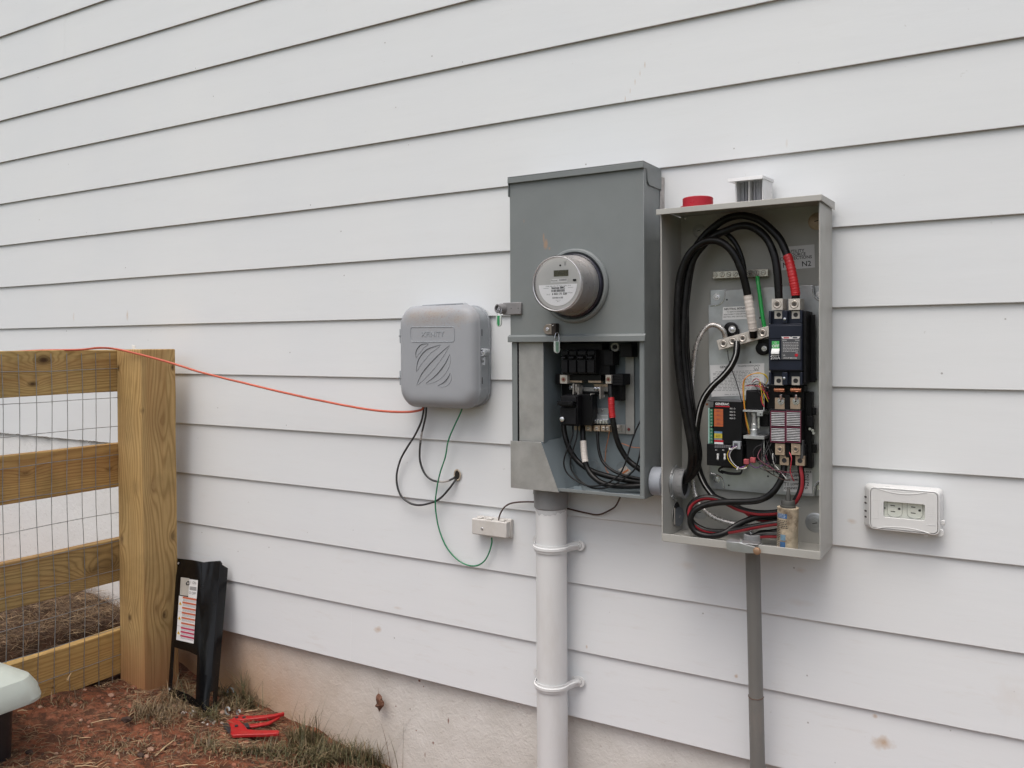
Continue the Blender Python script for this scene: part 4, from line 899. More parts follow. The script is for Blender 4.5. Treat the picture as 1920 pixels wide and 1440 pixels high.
mb.box(x0+w_*.12, x0+w_*.42, yy-.0002, yy-.0001, z1-h_*.08, z1-h_*.025, REW); mb.box(x0+w_*.6, x0+w_*.85, yy-.0002, yy-.0001, z1-h_*.08, z1-h_*.025, NAVY)
mb.text('225W', (x0+w_*.17, yy, z1-h_*.17), .0038, WINK); mb.text('2 Pole', (x0+w_*.84, yy, z1-h_*.17), .0038, WINK)
r_ = random.Random(4)
for k in range(7):
    x = x0+w_*.09
    while x < x1-w_*.1:
        ll = r_.uniform(.002, .005); mb.box(x, min(x+ll, x1-w_*.08), yy-.0001, yy, z1-h_*(.27+k*.065), z1-h_*(.255+k*.065), WINK); x += ll+.001
mb.box(x1-w_*.25, x1-w_*.12, yy-.0001, yy, z0+h_*.26, z0+h_*.42, INKG)
mb.lathe([(.0035, 0), (.0035, .0004)], (x1-w_*.2, yy, z0+h_*.19), (0, -1, 0), RED, 16); mb.text('CIRCUIT BREAKER', (x0+w_*.46, yy, z0+h_*.06), .0036, WINK); mb.text('UL', (x0+w_*.15, yy, z0+h_*.18), .0045, WINK)
mb.build('rating_label', breaker)
for u, v in ((1471.5, 598), (1470.5, 709)): mb = MB(); mb.lathe([(.0028, 0), (.0028, .0015), (.001, .002)], U(u, v, -.1085), (0, -1, 0), STEEL, 10); mb.build('screw', breaker)
# ---- links below the breaker
for u0, u1 in ((1452, 1471), (1482.5, 1502)):
    x0, x1, z0, z1 = rect(u0, 727, u1, 735, -.085)
    mb = MB(); mb.lathe([(.005, 0), (.005, x1-x0)], (x0, -.084, (z0+z1)/2), (1, 0, 0), COPPER, 16); mb.build('copper_link', tsw, ang=30)
for u0, u1 in ((1453, 1471), (1481.5, 1500.5)):
    mb = MB(); pb(mb, u0, 746, u1, 767, -.080, -.070, BRASS); c = U(u0+11, 752.5, -.080); bolt(mb, c, .0048, STEEL, md=INK, washer=.0075); mb.lathe([(.003, 0), (.0028, .012)], c+Vector((.001, -.004, .004)), (.1, -.4, 1), STEEL, 10)
    mb.build('bolted_terminal', tsw, bevel=.0006)
# ---- contactor
CT = MB(); x0, x1, z0, z1 = pb(CT, 1442, 768, 1503, 832, -.090, -.032, BLK2)
pb(CT, 1437, 722, 1508, 768, -.066, -.032, BLK); pb(CT, 1436, 832, 1512, 872, -.068, -.032, BLK); pb(CT, 1471, 740, 1481, 768, -.082, -.066, BLK); pb(CT, 1473, 832, 1481, 858, -.085, -.066, BLK)
pb(CT, 1504, 735, 1522, 878, -.055, -.032, BLK); pb(CT, 1520, 764, 1530, 778, -.05, -.045, BLK); pb(CT, 1518, 833, 1531, 849, -.05, -.045, BLK); pb(CT, 1500, 826, 1506, 860, -.086, -.070, DKL)
pb(CT, 1512, 780, 1524, 800, -.062, -.05, BLK2)
con = CT.build('contactor', tsw, bevel=.001)
mb = MB(); MAR = mat('maroon_fibre', (.16, .03, .06), .5)
SL = mat('arc_slat', (.80, .80, .82), .35, .2, var=.2, vs=90)
for u0, u1 in ((1446, 1471), (1475, 1500)):
    for va, vb in ((773, 799), (803, 827.5)):
        n_ = 8
        for k in range(n_):
            v = va+(vb-va)*(k+.5)/n_; pb(mb, u0, v-.75, u1, v+.4, -.0945, -.089, SL)
    for v in (771.5, 801, 829): pb(mb, u0-1, v-.7, u1+1, v+.7, -.0948, -.0902, MAR)
    for u in (u0-.8, u1+.8): pb(mb, u-.6, 772, u+.6, 829, -.0951, -.0902, MAR)
mb.build('arc_slats', con)
for (u0, v0, u1, v1, y) in ((1453.5, 832, 1471, 853, -.092), (1483.5, 832, 1500.5, 853, -.092)): lugt(u0, v0, u1, v1, y, -.07, BRASS, .0062, con)
for (u0, v0, u1, v1, y) in ((1462, 854.5, 1479, 872, -.084), (1491.5, 855, 1508.5, 873, -.084)): lugt(u0, v0, u1, v1, y, -.07, BRASS, .0068, con, 'load_lug', False)
for u, v in ((1519, 804), (1524, 807), (1526, 812)): mb = MB(); mb.lathe([(.003, 0), (.003, .003)], U(u, v, -.063), (0, -1, 0), STEEL, 8); mb.build('latch_pin', con)
# ---- actuator: two coils on plates
for v0, v1 in ((732, 769), (823, 864)):
    mb = MB(); pb(mb, 1398, v0, 1431, v1, -.080, -.034, BLK); mb.build('coil', tsw, bevel=.003)
mb = MB(); pb(mb, 1393, 769, 1431, 772.5, -.088, -.034, ZINC); pb(mb, 1419, 773, 1430, 780, -.088, -.086, ZINC); pb(mb, 1394, 817.5, 1433, 823, -.090, -.034, ZINC); pb(mb, 1424, 778, 1440, 800, -.06, -.04, BLK)
for v0, v1 in ((725, 770), (823, 866)): pb(mb, 1431.2, v0, 1433.2, v1, -.082, -.08, STEEL)
pb(mb, 1410, 725, 1432, 731, -.082, -.04, ZINC); mb.lathe([(.0015, 0), (.0015, .0004)], U(1426, 776.5, -.0882), (0, -1, 0), INK, 10)
mb.build('coil_frame', tsw, bevel=.0006)
mb = MB(); c = U(1414.5, 817, -.070); mb.lathe([(.009, 0), (.009, .014), (.0075, .016), (.0075, .026), (.006, .028), (.006, .044), (.008, .046), (.008, .052)], c, (0, 0, 1), ZINC, 20); mb.obox(c+Vector((.011, -.004, .03)), (.002, 0, 0), (0, .002, 0), (0, 0, .012), STEEL); mb.build('plunger', tsw, ang=30)
# ---- controller
x0, x1, z0, z1 = rect(1337.5, 753, 1391, 833, -.078); YC = -.078
mb = MB(); mb.box(x0, x1, YC, -.034, z0, z1, BLK); pb(mb, 1325, 834, 1392, 874.5, -.086, -.034, BLK); pb(mb, 1326, 751, 1391, 753.5, -.079, -.034, DKL); pb(mb, 1328.5, 764, 1337, 833, -.070, -.045, BLK)
ctl = mb.build('controller', tsw, bevel=.0012)
mb = MB(); GT = mat('green_terminal', (.03, .20, .11), .4)
pb(mb, 1330.5, 767, 1336.3, 799, -.0785, -.0705, GT); pb(mb, 1330.5, 803, 1336.3, 831.5, -.0785, -.0705, GT)
for k in range(11): 
    v = 769.5+k*5.9; mb.lathe([(.0016, 0), (.0016, .0004)], U(1333.8, v, -.0787), (0, -1, 0), STEEL, 8); pb(mb, 1330.5, v+2.6, 1336.3, v+3.1, -.0788, -.0786, INK)
pb(mb, 1327.8, 764.5, 1330.2, 831.5, -.0745, -.0705, mat('teal_strip', (.35, .55, .50), .4))
mb.build('terminal_strip', ctl)
mb = MB(); yy = YC-.0006; OR = mat('orange_sticker', (.46, .115, .035), .5); a_ = pb(mb, 1339, 767, 1355.7, 799.7, yy, YC, OR)
for k in range(4): mb.text('RE%d' % (k+1), ((a_[0]+a_[1])/2, yy-.0002, a_[3]-(a_[3]-a_[2])*(.11+.24*k)), .0052, MAR)
for k in range(4): v = 771.5+k*8; pb(mb, 1339, v, 1355.7, v+.35, yy-.0002, yy-.0001, MAR)
for v0, v1, m_ in ((809, 812.5, mat('blue_sticker', (.12, .22, .38), .5)), (812.7, 821.5, mat('yellow_sticker', (.52, .43, .04), .5)), (822, 825, INKG), (825.2, 829, RED), (829.2, 833, LBL)): pb(mb, 1339.3, v0, 1354 if v0 < 825 else 1356, v1, yy, YC, m_)
for k in range(2): pb(mb, 1342, 815.5+k*3, 1351, 816.3+k*3, yy-.0002, yy-.0001, INK)
p = U(1354, 757.7, yy); mb.text('GENERAC', p, .0072, WINK, bold=.00018); pb(mb, 1341, 761, 1368, 763, yy, YC, RED)
for k in range(4):
    p = U(1373.5, 766.3+k*6.1, yy); mb.text('RE%d \u25cb' % (k+1), p, .0046, WINK)
p = U(1356, 835.5, -.0865); 
for k in range(3):
    for j in range(9): pb(mb, 1340+j*3.4, 835.2+k*1.7, 1342.6+j*3.4, 836+k*1.7, -.0864, -.086, INKG)
mb.text('F1', U(1343, 844, -.0865), .005, WINK); mb.text('F2', U(1356, 844, -.0865), .005, WINK)
mb.build('control_label', ctl, recalc=False)
for u in (1346, 1359): mb = MB(); pb(mb, u-3.4, 848, u+3.4, 866, -.0866, -.086, BLK2); c = U(u, 862, -.088); mb.lathe([(.0026, 0), (.0026, .004), (.0021, .004), (.0021, .010), (.0026, .010), (.0026, .014)], c, (0, 0, 1), WHT, 12); mb.lathe([(.0029, 0), (.0029, .003)], c, (0, 0, 1), STEEL, 12); mb.build('fuse', ctl)
mb = MB(); pb(mb, 1374, 828, 1388, 842, -.090, YC, TEL); pb(mb, 1376, 831, 1383, 838, -.0905, -.090, DKL); mb.build('plug', ctl, bevel=.0008)
mb = MB(); mb.lathe([(.003, 0), (.003, .003)], U(1326, 758, -.07), (0, -1, 0), mat('rust_screw', (.25, .10, .05), .6), 10); mb.build('screw', ctl)
# ---- left wall fittings inside the box
xi = TX0+.003
mb = MB(); c = (xi, -.062, -.4125)
mb.lathe([(.040, -.0005), (.040, .004), (.0355, .004), (.0355, .006), (.0345, .006)], c, (1, 0, 0), ZINC, 40, False)
for k in range(8): a = math.tau*k/8; mb.obox((xi+.003, -.062+math.sin(a)*.040, -.4125+math.cos(a)*.040), (.002, 0, 0), (0, math.sin(a)*.0025, math.cos(a)*.0025), (0, math.cos(a)*.004, -math.sin(a)*.004), ZINC)
mb.build('lock_ring', tsw, ang=30)
mb = MB(); mb.lathe([(.0345, .004), (.0345, .016), (.0352, .017), (.0352, .027), (.0335, .028), (.0300, .028), (.0290, .006), (.0290, .004)], c, (1, 0, 0), PVCG, 48, False)
mb.lathe([(.0293, .012), (.0298, .022)], c, (1, 0, 0), mat('deep_shadow_bore', (.012, .012, .012), .9), 30)
for k in range(16): a = math.tau*k/16; mb.obox((xi+.022, -.062+math.sin(a)*.0352, -.4125+math.cos(a)*.0352), (.004, 0, 0), (0, math.sin(a)*.0006, math.cos(a)*.0006), (0, math.cos(a)*.0005, -math.sin(a)*.0005), PVCG)
mb.build('bushing', tsw, ang=30)
p1 = atx(1268, 962, xi)
mb = MB(); mb.lathe([(.027, 0), (.027, .0004)], (xi-.0007, p1.y, p1.z), (1, 0, 0), INK, 32); P = [(xi+.0006, p1.y+math.sin(t)*.0275, p1.z+math.cos(t)*.0275) for t in (math.tau*k/32 for k in range(33))]; mb.tube(P, .0009, TB, 5, 1, smooth=False)
KO = mat('knockout_steel', (.17, .185, .205), .45, .3, var=.15); mb.lathe([(.023, 0), (.023, .0016)], (xi+.003, p1.y+.006, p1.z-.009), (1, -.22, 0), KO, 32); mb.lathe([(.003, 0), (.003, .0014)], (xi+.0048, p1.y+.008, p1.z-.009), (1, -.22, 0), STEEL, 10)
mb.obox((xi+.003, p1.y-.019, p1.z-.004), (.0008, 0, 0), (0, .0018, 0), (0, 0, .020), ALU); mb.build('hanging_knockout', tsw, ang=30)
# ---- floor: conduit hub, latch
hx = at(1411, 1012, -.085); c = (hx.x, -.085, TZ0+.002)
mb = MB(); mb.lathe([(.021, 0), (.021, .003), (.0175, .003), (.0175, .007), (.019, .008), (.019, .022), (.0165, .023), (.0150, .023), (.0145, .004)], c, (0, 0, 1), PVCG, 36, False)
for k in range(18): a = math.tau*k/18; mb.obox((c[0]+math.cos(a)*.019, c[1]+math.sin(a)*.019, c[2]+.015), (math.cos(a)*.0005, math.sin(a)*.0005, 0), (-math.sin(a)*.0007, math.cos(a)*.0007, 0), (0, 0, .006), PVCG)
for k in range(8): a = math.tau*k/8; mb.obox((c[0]+math.cos(a)*.0205, c[1]+math.sin(a)*.0205, c[2]+.0035), (math.cos(a)*.002, math.sin(a)*.002, 0), (-math.sin(a)*.002, math.cos(a)*.002, 0), (0, 0, .0008), STEEL)
mb.build('conduit_hub', tsw, ang=30)
mb = MB(); q = [U(u, v, TY-.010) for u, v in ((1361.5, 1017), (1384, 1017), (1424, 1028), (1424, 1038), (1400, 1037.5), (1370, 1034), (1363, 1030))]
mb.prism(q, (0, .0016, 0), ZINC); p = U(1392, 1020, TY-.006); mb.box(p.x-.035, p.x+.034, TY-.0098, TY+.018, TZ0+.0172, TZ0+.0186, ZINC)
latch = mb.build('latch', tsw, bevel=.0006)
mb = MB(); bolt(mb, U(1419.5, 1033, TY-.0105), .0075, mat('copper_washer', (.50, .33, .22), .4, .7), washer=.0085); mb.build('latch_bolt', latch)
mb = MB(); p = U(1389.5, 1026, TY-.004); mb.lathe([(.003, 0), (.003, .018)], p, (0, 0, 1), STEEL, 10); mb.lathe([(.006, .006), (.006, .010)], p, (0, 0, 1), STEEL, 6); mb.build('latch_stud', latch)
mb = MB(); mb.lathe([(.004, 0), (.002, .002), (.0005, .0025)], U(1284.5, 409, -.02), (0, -1, 0), STEEL, 10); mb.build('rivet', tsw)
mb = MB(); mb.lathe([(.010, 0), (.010, .001)], U(1290, 1000, -.09), (0, 0, 1), GALV, 16); mb.build('floor_washer', tsw)

# ---- conductors in the switch box
g3 = 'thick black cables arching inside the switch box'
dn = lambda dx, y: [(1280+dx, 640, y), (1284+dx, 700, y), (1291+dx, 760, y-.005), (1299+dx, 815, y-.005), (1304+dx, 850, y-.002), (1301+dx, 878, -.075), (1288+dx*.3, 898, -.068), (1268, 905, -.062)]
cable('power_cable', [U(*p) for p in [(1491.7, 563, -.085), (1491.5, 548, -.086), (1487, 522, -.085), (1479.4, 489, -.08), (1467.6, 458.5, -.075), (1452.5, 437, -.07), (1424.5, 413, -.065), (1392, 404, -.06), (1362, 410, -.06), (1340.5, 424, -.06), (1319, 443, -.06), (1301, 472, -.062), (1290, 510, -.064), (1284, 560, -.066)]+dn(4, -.07)], .0087, RUB,
      'outermost arching black cable with red tape above the breaker', g3, 14, tapes=((.035, .165, REDT, 'red_tape'),))
cable('power_cable', [U(*p) for p in [(1460.5, 563, -.085), (1460, 550, -.085), (1457.9, 514.5, -.083), (1452.5, 482, -.08), (1441.7, 454, -.075), (1426.7, 436, -.072), (1405, 424, -.07), (1383.6, 424.5, -.07), (1360, 433.5, -.072), (1340.5, 442, -.074), (1323, 455, -.076), (1306, 476, -.078), (1293, 505, -.08), (1285.5, 550, -.082)]+dn(0, -.088)], .0087, RUB,
      'black untaped cable entering the left lug above the breaker', g3, 14)
cable('power_cable', [U(*p) for p in [(1413, 632, -.062), (1411.6, 616, -.070), (1407, 585, -.078), (1401, 548, -.082), (1395.5, 525, -.086), (1389, 503.8, -.09), (1377.5, 478, -.092), (1361, 460, -.093), (1342.7, 451, -.094), (1321, 453, -.095), (1300.5, 467, -.095), (1285.5, 487.5, -.096), (1276, 514.5, -.096), (1271, 550, -.098), (1269, 610, -.10), (1271, 670, -.102), (1279, 740, -.102), (1290, 805, -.10), (1297, 850, -.095), (1294, 882, -.08), (1284, 900, -.07), (1266, 905, -.062)]], .0087, RUB,
      'black cable with white tape running from the neutral bar', g3, 14, tapes=((.045, .14, WHTT, 'white_tape'),))
cable('power_cable', [U(*p) for p in [(1401, 560, -.05), (1396, 515, -.052), (1390, 482, -.055), (1378, 456, -.056), (1361, 438, -.056), (1343, 436, -.056), (1320, 452, -.058), (1304, 480, -.06), (1294, 520, -.06), (1288, 570, -.062)]+dn(8, -.055)[:6]], .006, RUB,
      'thinner black cable arching behind the white-taped one', g3, 12)
cable('green_wire', [U(*p) for p in [(1420, 519, -.036), (1422, 535, -.045), (1425.5, 560, -.05), (1429, 590, -.055), (1433, 612, -.056), (1434.5, 624, -.054)]], .0045, GRN, 'bright green insulated wire from the ground bar down to the neutral bar', None, 12, cat='wire')
cable('striped_cable', [U(*p) for p in [(1382, 641, -.060), (1381.5, 654, -.066), (1379.4, 668, -.07), (1370.4, 688, -.074), (1354, 707, -.076), (1336, 724, -.078), (1321.7, 743, -.078), (1312.6, 765, -.076), (1307, 795, -.072), (1305, 840, -.066), (1310, 878, -.06), (1320, 905, -.055), (1332, 923, -.052), (1344, 934, -.05), (1375, 945, -.048)]], .0078, RUB,
      'black cable with a thin white stripe sweeping down from the neutral bar', None, 12, stripe=(mat('stripe_white', (.42, .42, .41), .4), (.1, -1, .25), .13))
g4 = 'generator cables coiled at the bottom of the switch box'
REDC = mat('cable_red', (.27, .016, .024), .4, var=.12, vs=50)
cable('coiled_cable', [U(*p) for p in [(1500.5, 868, -.07), (1501.5, 880, -.072), (1503.5, 895, -.074), (1502.5, 913, -.076), (1497, 929, -.078), (1488, 943, -.078), (1472, 955, -.077), (1453.5, 960.7, -.076), (1427.8, 961.7, -.075), (1408, 959.7, -.074), (1388, 954.3, -.072), (1374, 948.5, -.07), (1358.5, 941, -.07), (1342.7, 934.5, -.072), (1323, 932.5, -.076), (1305, 938.5, -.08), (1294.5, 949, -.084), (1292, 962.7, -.086), (1298, 978.5, -.086), (1313, 990.4, -.086), (1331, 996, -.088), (1354.6, 997.5, -.09), (1378, 994.5, -.09), (1408, 988.5, -.088), (1437.7, 983, -.084), (1460, 981, -.08), (1478, 990, -.078), (1470, 1002, -.08), (1430, 1004, -.083), (1411, 1008, -.085)]], .0068, RUB,
      'coiled black cable with a wide red stripe', g4, 14, stripe=(REDC, (.35, -1, -.45), .52))
cable('coiled_cable', [U(*p) for p in [(1470, 868, -.07), (1469.5, 882, -.074), (1466, 896, -.08), (1459.5, 909, -.084), (1450, 922, -.088), (1436, 933, -.09), (1418, 939, -.09), (1394, 941, -.089), (1370, 941.3, -.088), (1346.7, 942.3, -.088), (1326.9, 945.3, -.09), (1311, 951.5, -.094), (1299.5, 961, -.098), (1294.5, 974.6, -.10), (1297.5, 988.4, -.10), (1308, 999.5, -.10), (1326.9, 1005, -.10), (1346.7, 1003.5, -.098), (1362.5, 998, -.092), (1376, 988.4, -.082), (1394, 978, -.074), (1416, 970.5, -.07), (1437.7, 968, -.068), (1460, 969, -.068), (1478, 980, -.07), (1470, 998, -.076), (1430, 1002, -.082), (1409, 1008, -.087)]], .0072, RUB,
      'coiled plain black cable lying over the red-striped one', g4, 14)
cable('coiled_cable', [U(*p) for p in [(1375, 946, -.048), (1395, 957, -.05), (1420, 972, -.054), (1445, 974, -.058), (1465, 976, -.062), (1478, 985, -.066), (1455, 996, -.074), (1425, 1000, -.08), (1413, 1008, -.083)]], .0062, RUB,
      'short black cable end passing behind the sealant cartridge', g4, 12, stripe=(REDC, (.2, -1, -.6), .4))
def strands(name, P, R_, r, n, turns, m, label, cat='wire'):
    mb = MB(); Q = catmull(P, 8); T = [(Q[min(i+1, len(Q)-1)]-Q[max(i-1, 0)]).normalized() for i in range(len(Q))]; nv = T[0].orthogonal().normalized(); fr = []
    for i in range(len(Q)): nv = (nv-T[i]*nv.dot(T[i])).normalized(); fr.append((nv.copy(), T[i].cross(nv)))
    for k in range(n):
        mb.tube([Q[i]+(fr[i][0]*math.cos(a)+fr[i][1]*math.sin(a))*R_ for i in range(len(Q)) for a in (math.tau*(k/n+turns*i/len(Q)),)], r, m, 6, 1, smooth=False)
    return tag(mb.build(name, ang=70), label, cat)
STR = mat('stranded_aluminium', (.60, .58, .56), .3, .8, var=.2, vs=80)
strands('bare_strand_wire', [U(*p) for p in ((1360, 634, -.055), (1357, 622, -.062), (1350, 614, -.066), (1341, 609.5, -.068), (1331, 610, -.068), (1321, 618, -.066), (1311.5, 633, -.064), (1305, 651, -.06), (1300, 680, -.052), (1297, 720, -.046), (1296, 780, -.042), (1297, 840, -.042), (1298, 890, -.042), (1302, 922, -.042), (1310, 944, -.044), (1322, 958, -.048), (1338, 969, -.052), (1356, 976, -.056), (1376, 981, -.06), (1400, 986, -.066), (1412, 1004, -.078))], .0041, .0021, 7, 20, STR,
        'bare twisted aluminium strand wire curling left of the neutral bar')
g5 = 'thin coloured control wires in the switch box'
def wires(Ls):
    for P, m, lab_ in Ls: cable('control_wire', [U(*p) for p in P], .0011, m, lab_, g5, 6, cat='wire')
wires((
 ([(1438, 706, -.05), (1425, 699, -.06), (1412, 701, -.066), (1400, 707, -.07), (1394, 716, -.07), (1393, 735, -.072), (1396, 765, -.075), (1399, 790, -.075), (1404, 812, -.06), (1407, 822, -.05)], ORW, 'orange control wire running down left of the coils'),
 ([(1440, 712, -.05), (1432, 702, -.06), (1418, 700, -.064), (1404, 704, -.068), (1396, 714, -.068), (1395, 740, -.07), (1398, 775, -.073), (1403, 800, -.07), (1407, 815, -.055)], YEL, 'yellow control wire beside the orange one'),
 ([(1436, 720, -.06), (1440, 712, -.064), (1436, 703, -.066), (1428, 700, -.064)], YEL, 'short yellow wire loop beside the breaker foot'),
 ([(1410, 722, -.06), (1420, 720, -.072), (1432, 722, -.08), (1442, 721, -.08)], INK, 'black control wire over the upper coil'),
 ([(1440, 735, -.075), (1431, 738, -.084), (1427, 746, -.086), (1429, 756, -.086), (1433, 763, -.086)], REW, 'dark red control wire curving beside the upper coil'),
 ([(1380, 838, -.092), (1370, 842, -.098), (1364, 852, -.10), (1366, 862, -.10), (1372, 870, -.10), (1382, 878, -.098), (1394, 878, -.09), (1402, 872, -.085)], YEL, 'yellow harness wire looping below the controller plug'),
 ([(1381, 836, -.092), (1372, 840, -.10), (1366.5, 851, -.102), (1369, 861, -.102), (1374, 868, -.102), (1384, 877, -.10), (1396, 874, -.09), (1403, 868, -.085)], PUR, 'purple harness wire looping below the controller plug'),
 ([(1382, 837, -.092), (1373, 843, -.10), (1368, 853, -.103), (1371, 863, -.103), (1377, 871, -.102), (1388, 879, -.098), (1400, 877, -.09)], WHW, 'white harness wire looping below the controller plug'),
 ([(1430, 833, -.085), (1418, 838, -.09), (1412, 848, -.092), (1415, 860, -.09), (1425, 868, -.088), (1440, 873, -.085), (1452, 880, -.082), (1458, 888, -.08)], INK, 'black control wire looping in front of the lower coil'),
 ([(1433, 820, -.085), (1428, 835, -.088), (1430, 852, -.09), (1440, 866, -.088), (1450, 876, -.085), (1459, 888, -.08), (1472, 897, -.078)], INK, 'black control wire down the right of the lower coil'),
 ([(1449, 850, -.085), (1449, 862, -.09), (1453, 872, -.09), (1463, 884, -.09), (1475, 898, -.088)], WHW, 'grey control wire left of the lower lugs'),
 ([(1480, 848, -.088), (1484, 858, -.095), (1483, 872, -.097), (1482, 885, -.096), (1486, 897, -.094), (1489, 902, -.09)], REW, 'red control wire between the two load cables'),
 ([(1400, 862, -.086), (1408, 872, -.088), (1418, 877, -.088), (1430, 872, -.086), (1442, 868, -.08)], PUR, 'thin purple wire below the lower coil'),
 ([(1364, 657, -.066), (1366, 672, -.07), (1372, 692, -.072), (1380, 715, -.074), (1386, 735, -.076), (1391, 755, -.076), (1394, 775, -.07)], INK, 'thin black wire hanging from the neutral bar over the data label'),
))
mb = MB()
for k in range(4):
    P = [U(1352+k*1.2, 885+k, -.05), U(1347, 880+k, -.06), U(1356, 874+k*.8, -.065), U(1375, 875+k*.8, -.066), U(1390, 878+k*.6, -.06), U(1388, 886+k, -.055), U(1368, 886+k*1.1, -.055), U(1352, 882+k, -.05)]
    mb.tube(P, .0013, INK, 6)
tag(mb.build('wire_bundle'), 'folded bundle of thin black wire under the controller', 'wire', g5)
rw = random.Random(21); mb = MB()
for k in range(11):
    a_ = (1436+rw.uniform(-6, 12), 835+rw.uniform(-10, 25)); b_ = (1478+rw.uniform(-14, 14), 890+rw.uniform(-8, 12)); m1 = (a_[0]+rw.uniform(-14, 12), (a_[1]+b_[1])/2+rw.uniform(-5, 10)); m2 = ((a_[0]+b_[0])/2+rw.uniform(-10, 10), b_[1]-rw.uniform(-4, 14))
    mb.tube([U(*a_, -.075), U(*m1, -.085-rw.uniform(0, .012)), U(*m2, -.088-rw.uniform(0, .01)), U(*b_, -.088)], .00085, rw.choice((INK, INK, INK, INK, INK, INK, BROWNW, MAR)), 5)
tag(mb.build('wire_bundle'), 'tangle of thin dark wires left of the contactor lugs', 'wire', g5)
mb = MB()
for k in range(12):
    a_ = (1400+rw.uniform(-6, 30), 718+rw.uniform(-4, 8)); b_ = (1432+rw.uniform(-4, 12), 728+rw.uniform(-6, 34)); m1 = ((a_[0]+b_[0])/2+rw.uniform(-6, 6), min(a_[1], b_[1])-rw.uniform(0, 8))
    mb.tube([U(*a_, -.07), U(*m1, -.084-rw.uniform(0, .008)), U(*b_, -.084)], .00085, rw.choice((INK, INK, INK, REW, YEL, WHW)), 5)
tag(mb.build('wire_bundle'), 'tangle of fine coloured wires over the upper coil', 'wire', g5)
PINK = mat('pink_connector', (.36, .07, .08), .5, var=.3, vs=120)
for c_, lb_ in (((1399, 866), 'left'), ((1411, 863), 'right')):
    mb = MB(); pb(mb, c_[0]-5, c_[1]-5, c_[0]+5, c_[1]+5, -.094, -.086, PINK)
    tag(mb.build('wire_connector', bevel=.0015), lb_+' one of two pink wire connectors below the lower coil', 'connector', 'pink wire connectors')
mb = MB(); mb.lathe([(.0035, -.0012), (.0045, 0), (.0035, .0012)], U(1370, 842, -.1), (.4, 0, 1), WHT, 12); mb.obox(U(1370, 842, -.105), (.003, 0, .001), (0, .003, 0), (-.0004, 0, .0012), WHT); tag(mb.build('cable_tie'), 'white cable tie round the harness below the plug', 'cable tie', 'white cable ties on the harness')
mb = MB(); mb.lathe([(.0035, -.0012), (.0045, 0), (.0035, .0012)], U(1383, 878, -.1), (1, 0, -.2), WHT, 12); mb.obox(U(1383, 878, -.105), (.001, 0, .003), (0, .003, 0), (.0012, 0, -.0004), WHT); tag(mb.build('cable_tie'), 'white cable tie at the lowest bend of the harness', 'cable tie', 'white cable ties on the harness')

# ---- sealant cartridge standing in the box
sp = at(1476, 1030, -.118); sp.z = TZ0+.0022
ctg = thing('sealant_cartridge', sp, 'dirty cream sealant cartridge with a black nozzle standing in the open box', 'cartridge')
CR_ = mat('cartridge_card', (.52, .44, .32), .6, var=.3, vs=45, bs=.3, bscale=90, dirt=((.12, .075, .045), 1.0), ds=34)
tilt = Vector((.02, 0, 1)).normalized(); HH = .097
mb = MB(); mb.lathe([(.0215, 0), (.022, .002), (.022, HH-.004), (.0225, HH-.003), (.0225, HH), (.019, HH)], sp, tilt, CR_, 40); mb.build('tube', ctg, ang=30)
DG = mat('nozzle_plastic', (.06, .06, .055), .5, var=.2)
mb = MB(); mb.lathe([(.0165, HH-.002), (.0165, HH+.004), (.0145, HH+.005), (.0145, HH+.013), (.0135, HH+.015)], sp, tilt, DG, 30); mb.build('collar', ctg, ang=30)
mb = MB(); mb.lathe([(.0062, HH+.014), (.0055, HH+.022), (.0028, HH+.041), (.0022, HH+.042)], sp, tilt, DG, 20); mb.build('nozzle', ctg, ang=30)
BLU = mat('blue_print', (.04, .11, .24), .55, var=.25, vs=90, dirt=((.4, .34, .25), .5), ds=30); BLL = mat('pale_blue_print', (.14, .24, .32), .55, var=.25, vs=90, dirt=((.4, .34, .25), .6), ds=30)
def curved(mb, a0, a1, z0, z1, m, r=.0223):
    n_ = 8; vs_ = []; fs_ = []
    for i in range(n_+1):
        a = R(a0+(a1-a0)*i/n_); d = Vector((math.sin(a)*r, -math.cos(a)*r, 0)); vs_ += [sp+d+tilt*z0, sp+d+tilt*z1]
    mb.add(vs_, [(2*i, 2*i+2, 2*i+3, 2*i+1) for i in range(n_)], m)
mb = MB(); curved(mb, -58, 8, HH*.78, HH*.885, BLU); curved(mb, -30, 2, HH*.12, HH*.26, BLU); curved(mb, -28, 2, HH*.29, HH*.42, BLL)
r_ = random.Random(8)
for k in range(15):
    a = -62
    while a < (8 if k < 5 else -34):
        w_ = r_.uniform(3, 10); curved(mb, a, a+w_, HH*(.72-k*.04), HH*(.738-k*.04), INK, .02225); a += w_+3
for k in range(3):
    a = -56
    while a < -4: w_ = r_.uniform(4, 9); curved(mb, a, a+w_, HH*(.865-.03*k), HH*(.872-.03*k), WINK, .02238); a += w_+2.5
mb.build('print', ctg, recalc=False)

